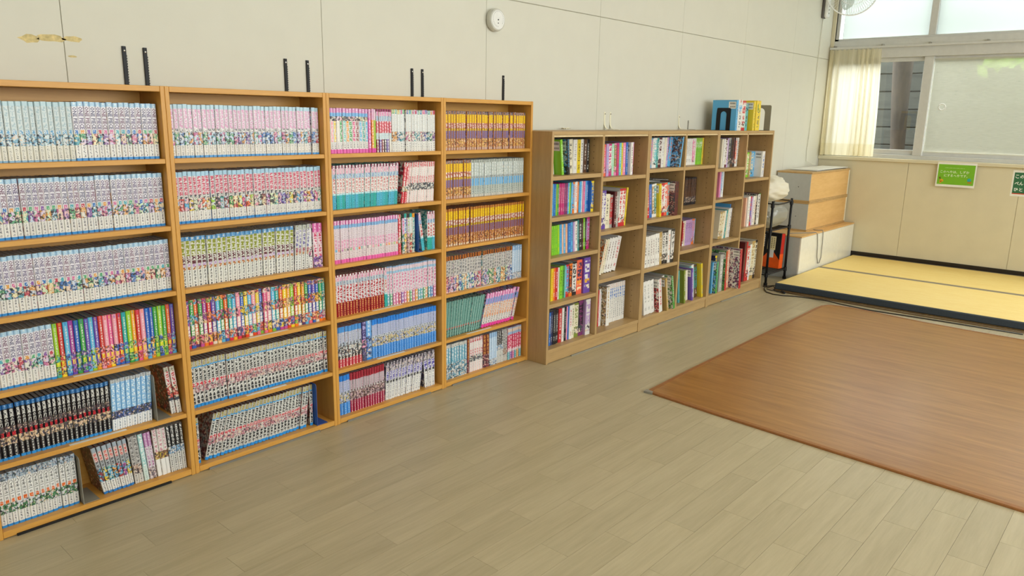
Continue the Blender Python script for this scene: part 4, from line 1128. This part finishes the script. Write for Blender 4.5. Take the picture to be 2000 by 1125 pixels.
# ------------------------------------------------------------------ anti-tip straps above the tall bookcases
STR = [(.573, 'first', 0), (.641, 'second', 0), (1.176, 'first', 1), (1.275, 'second', 1), (1.822, 'first', 2), (1.884, 'second', 2), (2.435, 'only', 3)]
SN = ['above the right end of the leftmost tall bookcase', 'above the right end of second tall bookcase', 'above the right end of third tall bookcase', 'above the right end of rightmost tall bookcase']
for x, w, c in STR:
    o = thing('anti_tip_strap', 'black toothed strap, %s %s' % ({'first': 'left one', 'second': 'right one', 'only': 'single one'}[w], SN[c]), 'strap', (x, YW, TH), group='black straps above the tall bookcases')
    m = MB().cbox(-.0065, .0065, -.006, -.0008, -.02, .128, .001)
    for k in range(12):
        m.box(.0065, .008, -.0055, -.0015, .002+k*.0085, .006+k*.0085)
    m.build('strap', MT['black'], o)
    MB().lathe([(.0032, .006), (.0032, .0075), (.001, .0085)], 10, axis='y', o=(0, 0, .114)).build('screw', MT['chrome'], o, smooth=False)
# ivory straps behind the low bookcases
for x, lab, z1, mt in ((3.352, 'left ivory curved strap above the nearest low bookcase', .106, 'ivory'), (3.412, 'right ivory curved strap above the nearest low bookcase', .106, 'ivory'), (4.247, 'ivory curved strap above the middle low bookcase', .098, 'ivory')):
    o = thing('anti_tip_strap', lab, 'strap', (x, YW, LH), group='ivory straps above the low bookcases')
    pr = [(-.0012, z1), (-.0018, .05), (-.004, .03), (-.012, .014), (-.026, .005), (-.05, .0025), (-.075, .002)]
    m = MB()
    for (ya, za), (yb2, zb) in zip(pr, pr[1:]):
        dy, dz = yb2-ya, zb-za; L = math.hypot(dy, dz); ny, nz = -dz/L*.0016, dy/L*.0016
        m.prism([(ya, za), (yb2, zb), (yb2+ny, zb+nz), (ya+ny, za+nz)], -.007, .007, plane='yz')
    m.build('strap', MT[mt], o)
    MB().lathe([(.0028, .004), (.0028, .006), (.001, .007)], 10, axis='y', o=(0, 0, z1-.012)).build('screw', MT['hole'], o)
o = thing('wall_bracket', 'small dark grey upright bracket beside the ivory strap on middle low bookcase', 'bracket', (4.378, YW, LH))
MB().cbox(-.006, .006, -.004, -.0005, 0, .064, .001).build('plate', MT['grey'], o)
MB().cbox(-.006, .006, -.06, -.004, 0, .002, .0005).build('foot', MT['grey'], o)
MB().lathe([(.0024, .004), (.001, .0055)], 8, axis='y', o=(0, 0, .05)).build('screw', MT['hole'], o)
sc = MB()
random.seed(8)
N = 12
for i in range(N+1):
    for j in range(4):
        a = i/N
        sc.v.append((-.03+a*.06, -.012+j*.008, .004+.006*math.sin(a*9+j*.8)**2+.008*abs(a-.5)*(1 if j % 2 else .6)))
for i in range(N):
    for j in range(3):
        b = i*4+j
        sc.face((b, b+4, b+5, b+1))
o = sc.build('paper_scrap', MT['ivory'], loc=(2.93, .145, LH))
so = o.modifiers.new('s', 'SOLIDIFY'); so.thickness = .001
tag(o, 'crumpled cream paper scrap on top of the nearest low bookcase', 'paper')

# ------------------------------------------------------------------ round dial on the wall
ck = thing('wall_dial', 'small round white dial hung on the wall above the rightmost tall bookcase', 'gauge', (2.355, YW, 1.750))
MB().lathe([(.046, .0), (.053, .006), (.0545, .026), (.051, .034), (.046, .036)], 40, axis='y').build('case', plain('dial_case_grey', '#c6c6bc', .3), ck, smooth=False)
MB().lathe([(.045, .0358), (.045, .0366)], 36, axis='y').build('dial_face', MT['white'], ck)
m = MB()
for k in range(24):
    a = math.radians(30+k*300/23-60)
    for rr in (.036,):
        cx, cz = rr*math.cos(a), rr*math.sin(a)+.004
        m.box(cx-.0007, cx+.0007, -.0369, -.0366, cz-.0022, cz+.0022)
m.build('ticks', ink('#6a6a66'), ck)
MB().lathe([(.0035, .0366), (.003, .039), (.001, .0395)], 12, axis='y', o=(0, 0, .0)).build('hub', MT['black'], ck)
MB().lathe([(.0030, .0366), (.0025, .038), (.001, .0385)], 12, axis='y', o=(0, 0, -.016)).build('lower_hub', MT['black'], ck)
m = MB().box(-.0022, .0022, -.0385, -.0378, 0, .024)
m.build('glare_bar', MT['white'], ck, rot=(0, math.radians(62), 0), loc=(.002, 0, .006))  # reflected light on the dial, modelled as a white bar

# ------------------------------------------------------------------ wall fan in the far corner
fan = thing('wall_fan', 'white wall fan with a wire guard in the far window corner', 'fan', (6.70, YW, 2.30))
MB().cbox(-.035, .035, -.022, 0, -.10, .26, .006).build('mount_back', plain('fan_mount_dark', '#5a5450', .5), fan)
MB().cbox(-.034, .034, -.055, -.022, -.098, .26, .01).build('mount', MT['white'], fan)
for z in (-.06, -.03, .0):
    MB().lathe([(.006, .055), (.006, .058), (.003, .059)], 10, axis='y', o=(0, 0, z)).build('button', MT['grey'], fan)
MB().tube([(0, -.05, .20), (.0, -.14, .22), (-.02, -.22, .18)], .018, 10).build('arm', MT['white'], fan, smooth=True)
hd = thing('fan_head', None, None, (-.02, -.25, .125)); hd.parent = fan
hd.rotation_euler = (math.radians(4), 0, math.radians(-62))
MB().lathe([(.05, -.11), (.06, -.06), (.055, -.02)], 20, axis='y').build('motor', MT['white'], hd, smooth=True)
m = MB()
R = .215
for k in range(60):
    a = 2*math.pi*k/60
    ca, sa = math.cos(a), math.sin(a)
    m.tube([(ca*.04, -.085, sa*.04), (ca*.12, -.08, sa*.12), (ca*.185, -.05, sa*.185), (ca*R, 0, sa*R), (ca*.18, .05, sa*.18), (ca*.06, .07, sa*.06)], .0012, 4, cap=False)
for rr, yy2, w in ((R, 0, .006), (.13, -.077, .0015), (.06, -.085, .002)):
    m.tube([(rr*math.cos(t*math.pi/20), yy2, rr*math.sin(t*math.pi/20)) for t in range(40)], w, 5, closed=True)
m.build('wire_guard', MT['white'], hd)
for k in range(3):
    a = 2*math.pi*k/3
    pts = []
    bm_ = MB()
    n = 8
    for i in range(n+1):
        t = i/n
        for s2 in (-1, 1):
            ang = a+s2*(.55*(math.sin(math.pi*(t*.8+.2))))+.2
            rr = .035+t*.15
            bm_.v.append((rr*math.cos(ang), -.02+s2*.018, rr*math.sin(ang)))
    for i in range(n):
        bm_.face((2*i, 2*i+1, 2*i+3, 2*i+2))
    b_ = bm_.build('blade', sheet('fan_blade_plastic', '#d6e4e2', .35, .5, .3) if k == 0 else bpy.data.materials['fan_blade_plastic'], hd)
    b_.modifiers.new('s', 'SOLIDIFY').thickness = .002
MB().tube([(6.70, YW-.008, 2.20), (6.69, YW-.006, 1.9), (6.675, YW-.006, 1.5), (6.66, YW-.006, 1.2), (6.64, YW-.006, 1.0), (6.645, YW-.008, .93), (6.67, .12, .905), (6.70, .10, .900)], .003, 6).build('power_cord', MT['cordw'], fan, loc=(-6.70, -YW, -2.30), smooth=True)

# ------------------------------------------------------------------ curtain, rail and notices on the window wall
rl = thing('curtain_rail', 'grey metal curtain rail with small brackets along the window head', 'curtain rail', (XW-.045, 0, 1.955))
MB().cbox(-.008, .008, -5.0, .165, -.010, .008, .002).build('rail', MT['alu'], rl)
for y in (.125, -.29, -.675, -1.11, -1.9, -2.7, -3.5, -4.3):
    MB().cbox(-.005, .038, y-.009, y+.009, .004, .022, .002).build('rail_bracket', MT['grey'], rl)
cu = thing('curtain', 'short cream curtain gathered at the left of the window', 'curtain', (XW-.045, 0, 1.94))
NC, NR = 150, 26
def curt(i, j, z0=None):
    s = i/NC; t = j/NR
    y = .165-(.455+.012*math.sin(t*2.2))*s - .018*t*s
    amp = .010+.016*t
    ph = s*2*math.pi*9+1.9*math.sin(s*7.3+.6)+.8*math.sin(s*17+1.2)
    x = amp*(.6+.5*math.sin(s*9+1))*math.sin(ph+.5*t*math.sin(s*5))+.007*math.sin(s*26+t*2.2)
    if t < .06: x *= .6
    z = -t*.955+(.004*math.sin(s*70) if j == 0 else 0)
    return (x, y+.004*math.sin(ph*2+t*2), z)
for nm, a, b, mt in (('cloth', 0, NR-3, 'curtain'), ('hem', NR-3, NR, 'hem')):
    m = MB()
    for j in range(a, b+1):
        for i in range(NC+1): m.v.append(curt(i, j))
    for j in range(b-a):
        for i in range(NC):
            q = j*(NC+1)+i
            m.face((q, q+1, q+NC+2, q+NC+1))
    m.build(nm, MT[mt], cu, smooth=True, fix=False)
m = MB()
for k in range(14):
    y = .15-k*.032
    m.tube([(0, y, .0), (.001, y-.003, .008), (0, y-.005, .014)], .0018, 5)
o = m.build('hooks', MT['white'], cu); o['kind'] = 'stuff'


def notice(name, label, y0, y1, z0, z1, by, bz, bcol, slant=0.0):
    n = thing(name, label, 'notice', (XW-.0305 if z1 > ZS-.03 else XW, y0, z0))
    w = y0-y1; h = z1-z0
    MB().box(-.0008, -.0001, -w, 0, 0, h).build('sheet', MT['paper'], n)
    MB().box(-.0012, -.0008, -w+by[1], -by[0], bz[0], h-bz[1]).build('print_area', ink(bcol), n)
    return n, w, h


def wall_text(n, body, y, z, w, h, col, bold=.0):
    o = lettering('lettering', body, n, -.0015, y, z, w, h, ink(col), False, bold, rotz=-math.pi/2)
    return o


n1, w, h = notice('green_notice', 'bright green Japanese notice sheet taped under the window sill', -.866, -1.167, .756, .966, (.010, .010), (.020, .018), '#76b424')
wall_text(n1, '\u3053\u306e\u3078\u3084\u306f\u3001\u3057\u305a\u304b', -w*.46, h*.615, w*.74, .024, '#e6eed0', .012)
wall_text(n1, '\u306b\u3059\u308b\u3078\u3084\u3067\u3059\u3002', -w*.50, h*.465, w*.60, .024, '#e6eed0', .012)
m = MB()
for k in range(17): m.box(-.0015, -.0012, -w*.20-k*.009-.006, -w*.20-k*.009, h*.765, h*.775+(k % 3)*.001)
m.build('fine_print', ink('#c4dc98'), n1)
m = MB()
def disc(m, y, z, r, n=10, sx=1.0):
    m.prism([(y+r*sx*math.cos(2*math.pi*i/n), z+r*math.sin(2*math.pi*i/n)) for i in range(n)], -.0016, -.0012, plane='yz')
disc(m, -.045, .052, .012, 10, 1.3); disc(m, -.038, .040, .009)
m.build('orange_shape', ink('#e8a02a'), n1)
m = MB(); disc(m, -.030, .075, .007, 8); disc(m, -.034, .064, .004, 8); m.build('brown_shape', ink('#7a3c1c'), n1)
m = MB(); disc(m, -w+.045, .066, .015, 12); m.build('blue_disc', ink('#2fa6b0'), n1)
m = MB(); disc(m, -w+.040, .045, .010, 9, 1.8); m.build('olive_shape', ink('#b08a28'), n1)
n2, w, h = notice('dark_green_notice', 'dark green Japanese notice sheet at the right under the window', -1.428, -1.726, .712, .926, (.012, .012), (.018, .018), '#2f6b48')
wall_text(n2, '\u3053\u306e', -.052, h*.76, .062, .030, '#eef2ea', .02)
wall_text(n2, '\u3079\u3093', -.052, h*.50, .062, .030, '#eef2ea', .02)
wall_text(n2, '\u3072\u3068', -.052, h*.26, .062, .030, '#eef2ea', .02)
MB().box(-.0015, -.0012, -w+.012, -.012, .018, .026).build('red_stripe', ink('#c8402e'), n2)

# ------------------------------------------------------------------ tatami and wood carpet
TT = .060
for nm, lab, a, b, bd in (('tatami_mat', 'yellow tatami mat with a slate border facing the room', 5.135, 6.045, 'heri'), ('tatami_mat', 'yellow tatami mat along the window wall with a brown border strip', 6.047, 6.955, 'heri2')):
    o = thing(nm, lab, 'tatami mat', (a, -.25, 0), group='tatami mats by the window')
    L = 1.86
    TT = .060 if bd == 'heri' else .058
    bw = .070 if bd == 'heri2' else .020
    MB().cbox(bw, b-a, -L, 0, .012, TT, .003).build('surface', MT['tatami'], o)
    MB().cbox(.012, b-a-.004, -L+.004, -.004, .0, .012, .001).build('straw_core', MT['straw'], o)
    MB().cbox(0, bw, -L, 0, .012, TT+(.001 if bd == 'heri' else .0003), .006 if bd == 'heri' else .002).build('border', MT[bd], o)
    if bd == 'heri2':
        MB().cbox(b-a-.03, b-a+.001, -L, 0, .0125, TT+.0004, .002).build('border', MT[bd], o)

rug_out = [(2.492, -.733), (2.9, -.722), (3.5, -.716), (4.1, -.712), (4.55, -.705), (4.78, -.700), (4.87, -.706), (4.93, -.735), (4.962, -.80), (4.965, -.95), (4.945, -1.10), (4.91, -1.35), (4.895, -1.6), (4.895, -2.0), (4.92, -2.7), (4.95, -3.5), (3.6, -3.55), (2.335, -3.55), (2.40, -2.28), (2.43, -1.6), (2.46, -1.1)]
rg2 = thing('wood_carpet', 'large brown wood-grain carpet lying in front of the tatami', 'carpet', (0, 0, 0))
def inset(poly, d):
    out = []; n = len(poly)
    cx = sum(p[0] for p in poly)/n; cy = sum(p[1] for p in poly)/n
    for i in range(n):
        p0, p1, p2 = Vector(poly[i-1]), Vector(poly[i]), Vector(poly[(i+1) % n])
        e1 = (p1-p0).normalized(); e2 = (p2-p1).normalized()
        n1_ = Vector((e1.y, -e1.x)); n2_ = Vector((e2.y, -e2.x))
        nn = (n1_+n2_).normalized()
        k = d/max(.4, nn.dot(n1_))
        q = p1+nn*k
        out.append((q.x, q.y))
    return out
inn = inset(rug_out, .022)
MB().prism(inn, .0005, .0085).build('carpet_top', MT['rug'], rg2)
m = MB(); n = len(rug_out)
outr = inset(rug_out, .002)
b0 = len(m.v)
for ring, zz in ((rug_out, .0), (rug_out, .006), (outr, .0095), (inn, .0098), (inn, .0)):
    m.v += [(p[0], p[1], zz) for p in ring]
for k in range(4):
    for i in range(n):
        j = (i+1) % n
        m.face((k*n+i, k*n+j, (k+1)*n+j, (k+1)*n+i))
m.build('edge_binding', MT['rugedge'], rg2)
MB().prism([(2.478, -.727), (2.508, -.726), (2.503, -.765), (2.485, -.77)], .0, .0108).build('corner_cap', MT['grey'], rg2)

# ------------------------------------------------------------------ cabinet, boxes, rack and bags in the far corner
cb = thing('storage_cabinet', 'low white and grey cabinet beside the tatami, under the plywood boxes', 'cabinet', (5.672, -.222, 0))
CWd, CD = 6.965-5.672, YW-.004+.222
MB().cbox(0, CWd, .012, CD, .0, .352, .002).build('body', MT['cabgrey'], cb)
MB().cbox(-.002, CWd, -.002, CD, .352, .362, .001).build('top', MT['ply'], cb)
for a, b in ((.0, .435), (.438, .905), (.935, CWd)):
    MB().cbox(a, b, 0, .012, .003, .350, .0015).build('door', MT['cabwhite'], cb)
MB().cbox(.905, .935, -.002, .012, .003, .350, .0015).build('door_stile', MT['cabwhite'], cb)
for nm, z0, z1, x0 in (('lower', .362, .612, 6.000), ('upper', .613, .868, 6.000)):
    b = thing('plywood_box', '%s plywood box with a grey end, stacked on the white cabinet' % nm, 'box', (x0, -.132, z0), group='stacked plywood boxes')
    w, d, h = .955, .300, z1-z0
    MB().cbox(.004, w-.004, .004, d, .014, h-.014, .001).build('body', MT['ply'], b)
    MB().cbox(0, .004, .004, d, .014, h-.014, .0008).build('end_panel', MT['cabgrey'], b)
    MB().lathe([(.004, 0), (.003, .002)], 10).build('finger_hole', MT['black'], b, loc=(-.0005, .105, h*.5), rot=(0, -math.pi/2, 0))
    MB().cbox(-.003, w, -.002, d, 0, .014, .001).build('bottom_rim', MT['plyedge'], b)
    MB().cbox(-.003, w, -.002, d, h-.014, h, .001).build('top_rim', MT['plyedge'], b)
    MB().cbox(w-.014, w, -.001, .006, .014, h-.014, .001).build('corner_post', MT['ivory'], b)
pap = thing('paper_stack', 'thin stack of white boards lying on the upper plywood box', 'boards', (6.17, -.11, .868))
for k, (dx, dy, rz) in enumerate(((0, 0, 0), (.015, .01, .02), (.02, .004, -.015))):
    MB().cbox(dx, .74+dx, dy, .24+dy, k*.0045, k*.0045+.004, .0008).build('board', MT['paper' if k else 'grey'], pap, rot=(0, 0, rz))
# grey cable looped over the cabinet front
cbl = MB().tube([(5.75, -.07, .3655), (5.83, -.12, .3655), (5.93, -.18, .3655), (5.985, -.218, .368), (6.01, -.228, .352), (6.035, -.229, .25), (6.05, -.229, .15), (6.085, -.229, .088), (6.12, -.229, .085), (6.15, -.229, .13), (6.15, -.229, .25), (6.14, -.229, .352), (6.138, -.222, .372), (6.14, -.16, .3655), (6.15, -.14, .3655)], .0035, 6)
o = cbl.build('grey_cable', MT['cordg'], smooth=True)
tag(o, 'thin grey cable hanging in a loop over the white cabinet front', 'cable')

rk = thing('wire_rack', 'black metal rack between the low bookcases and the white cabinet', 'rack', (5.24, -.125, 0))
RW, RD = .405, .275
PX = ((.015, 0), (RW-.015, 0), (.015, RD), (RW-.015, RD))
for i, (x, y) in enumerate(PX):
    p = MB().tube([(x, y, .02), (x, y, .675)], .010, 10).build('post', MT['black'], rk, smooth=True)
    MB().tube([(x, y, 0), (x, y, .022)], .015, 10).build('foot', MT['black'], p)
    for z in (.085, .44, .64):
        MB().tube([(x, y, z-.016), (x, y, z+.016)], .0145, 10).build('collar', MT['black'], p)
for z, nm in ((.085, 'bottom_shelf'), (.44, 'middle_shelf')):
    m = MB()
    for (xa, ya), (xb, yb) in (((.015, 0), (RW-.015, 0)), ((.015, RD), (RW-.015, RD)), ((.015, 0), (.015, RD)), ((RW-.015, 0), (RW-.015, RD))):
        m.tube([(xa, ya, z), (xb, yb, z)], .005, 6)
    for k in range(1, 12):
        x = .015+k*(RW-.03)/12
        m.tube([(x, 0, z+.004), (x, RD, z+.004)], .0022, 5)
    m.tube([(.015, RD/2, z), (RW-.015, RD/2, z)], .004, 6)
    m.build(nm, MT['black'], rk)
m = MB()
m.tube([(.015, 0, .655), (.10, -.006, .646), (.22, -.008, .645), (.32, -.006, .651), (RW-.015, 0, .662)], .006, 6)
m.tube([(.015, RD, .655), (RW-.015, RD, .655)], .006, 6)
m.tube([(.015, 0, .655), (.015, RD, .655)], .005, 6); m.tube([(RW-.015, 0, .655), (RW-.015, RD, .655)], .005, 6)
m.build('top_rail', MT['black'], rk)


def sack(name, label, cat, c, r, mat, seed, folds, flat=.0, stuffing=None):
    rnd = random.Random(seed)
    NU, NV = 56, 34
    ph = [(rnd.uniform(0, 6.28), rnd.uniform(0, 6.28), rnd.randint(2, 9), rnd.randint(1, 7), rnd.uniform(.3, 1)) for _ in range(14)]
    m = MB()
    def pt(i, j, k=1.0):
        th = math.pi*j/NV; fi = 2*math.pi*i/NU
        s = math.sin(th)
        e = .72
        x = math.copysign(abs(math.cos(fi))**e, math.cos(fi))*s**.75; y = math.copysign(abs(math.sin(fi))**e, math.sin(fi))*s**.75; z = math.cos(th)
        d = 0
        for a, b, p, q, w in ph: d += w*math.sin(p*fi+a+1.4*math.sin(q*th+b))*math.sin(q*th+b)
        f = (1+folds*d/14*3)*k
        z2 = z if z > 0 else z*(1-flat)
        return (c[0]+r[0]*x*f, c[1]+r[1]*y*f, c[2]+r[2]*z2*(f if z > 0 else 1))
    for j in range(NV+1):
        for i in range(NU): m.v.append(pt(i, j))
    for j in range(NV):
        for i in range(NU):
            a = j*NU+i; b = j*NU+(i+1) % NU
            m.face((a, b, b+NU, a+NU))
    t = thing(name, label, cat, (0, 0, 0))
    m.build('film', mat, t, smooth=True, fix=False)
    if stuffing:
        m2 = MB()
        for j in range(NV+1):
            for i in range(NU):
                p = pt(i, j, .82); m2.v.append((p[0], p[1], c[2]-.04+(p[2]-c[2])*.7))
        m2.f = list(m.f); m2.m = list(m.m)
        m2.build('contents', stuffing, t, smooth=True, fix=False)
    return t


sack('cream_sack', 'crumpled cream plastic sack heaped on top of the black rack', 'bag', (5.435, .02, .752), (.225, .155, .100), MT['bag'], 4, .20)
sack('clear_bag', 'clear plastic bag of folded cloth on the middle shelf of the rack', 'bag', (5.435, .012, .546), (.205, .155, .098), MT['poly'], 9, .10, 0, MT['stuffing'])
ct = thing('packet', 'orange, black and white packet standing on the bottom shelf of the rack', 'packet', (5.545, -.100, .0945), rot=(0, math.radians(3), math.radians(-4)))
MB().cbox(0, .06, 0, .17, 0, .29, .003).build('carton', MT['black'], ct)
MB().prism([(.0, .0), (.06, .0), (.17, .0), (.17, .05), (.08, .16), (.0, .07)], -.0012, -.0002, plane='yz').build('orange_panel', MT['orange'], ct)
MB().box(-.0014, -.0004, .055, .105, .085, .155).build('white_panel', MT['white'], ct)
MB().box(-.0022, -.0014, .045, .115, .15, .262).build('cream_label', MT['cream'], ct)
m = MB()
for k in range(6):
    for q in range(3): m.box(-.0028, -.0022, .054+q*.02, .064+q*.02, .166+k*.015, .175+k*.015)
m.build('fine_print', ink('#8a7c50'), ct)
m = MB()
for k in range(7): m.box(-.0012, -.0003, .142, .158, .17+k*.015, .180+k*.015)
m.build('white_lettering', ink('#d8d8d4'), ct)
MB().cbox(.0, .062, -.0012, .0002, .0, .12, .0002).build('orange_edge', MT['orange'], ct)
MB().box(.004, .058, -.0014, -.0002, .12, .29).build('red_edge', MT['red'], ct)

# ------------------------------------------------------------------ cords on the floor by the tatami
pts = [(5.16, -.16, .004), (5.10, -.185, .004), (5.02, -.235, .004), (4.985, -.30, .004), (4.99, -.37, .004), (5.04, -.46, .004), (5.06, -.56, .004), (5.02, -.70, .0135), (4.99, -.80, .0135), (5.0, -1.0, .004), (5.03, -1.4, .004), (5.05, -1.9, .004)]
o = MB().tube(pts, .0045, 6).build('floor_cord', MT['cord'], smooth=True)
tag(o, 'dark cord curving over the floor around the tatami corner', 'cord')
o = MB().tube([(5.20, -.13, .004), (5.18, -.18, .006), (5.20, -.215, .02), (5.17, -.24, .006), (5.12, -.248, .006), (5.09, -.29, .005), (5.10, -.33, .007)], .004, 6).build('plug_cord', MT['cord'], smooth=True)
pl = MB().tube([(5.10, -.325, .010), (5.065, -.36, .010)], [.010, .008], 8).build('plug', MT['black'], o)
tag(o, 'short dark cord with a plug beside the rack foot', 'cord')
o = MB().tube([(5.22, -.145, .004), (5.27, -.17, .004), (5.28, -.21, .012), (5.22, -.235, .03), (5.17, -.24, .02), (5.125, -.25, .005), (5.10, -.245, .004), (5.13, -.19, .004)], .0035, 6).build('looped_cord', MT['cord'], smooth=True)
tag(o, 'thin dark cord looping at the tatami corner', 'cord')
o = MB().tube([(5.115, -.27, .004), (5.10, -.5, .004), (5.105, -.8, .004), (5.09, -1.2, .004), (5.10, -1.6, .004), (5.10, -2.0, .004)], .004, 6).build('edge_cord', plain('brown_cord', '#6b5030', .6), smooth=True)
tag(o, 'brown cord lying along the front of the tatami', 'cord')
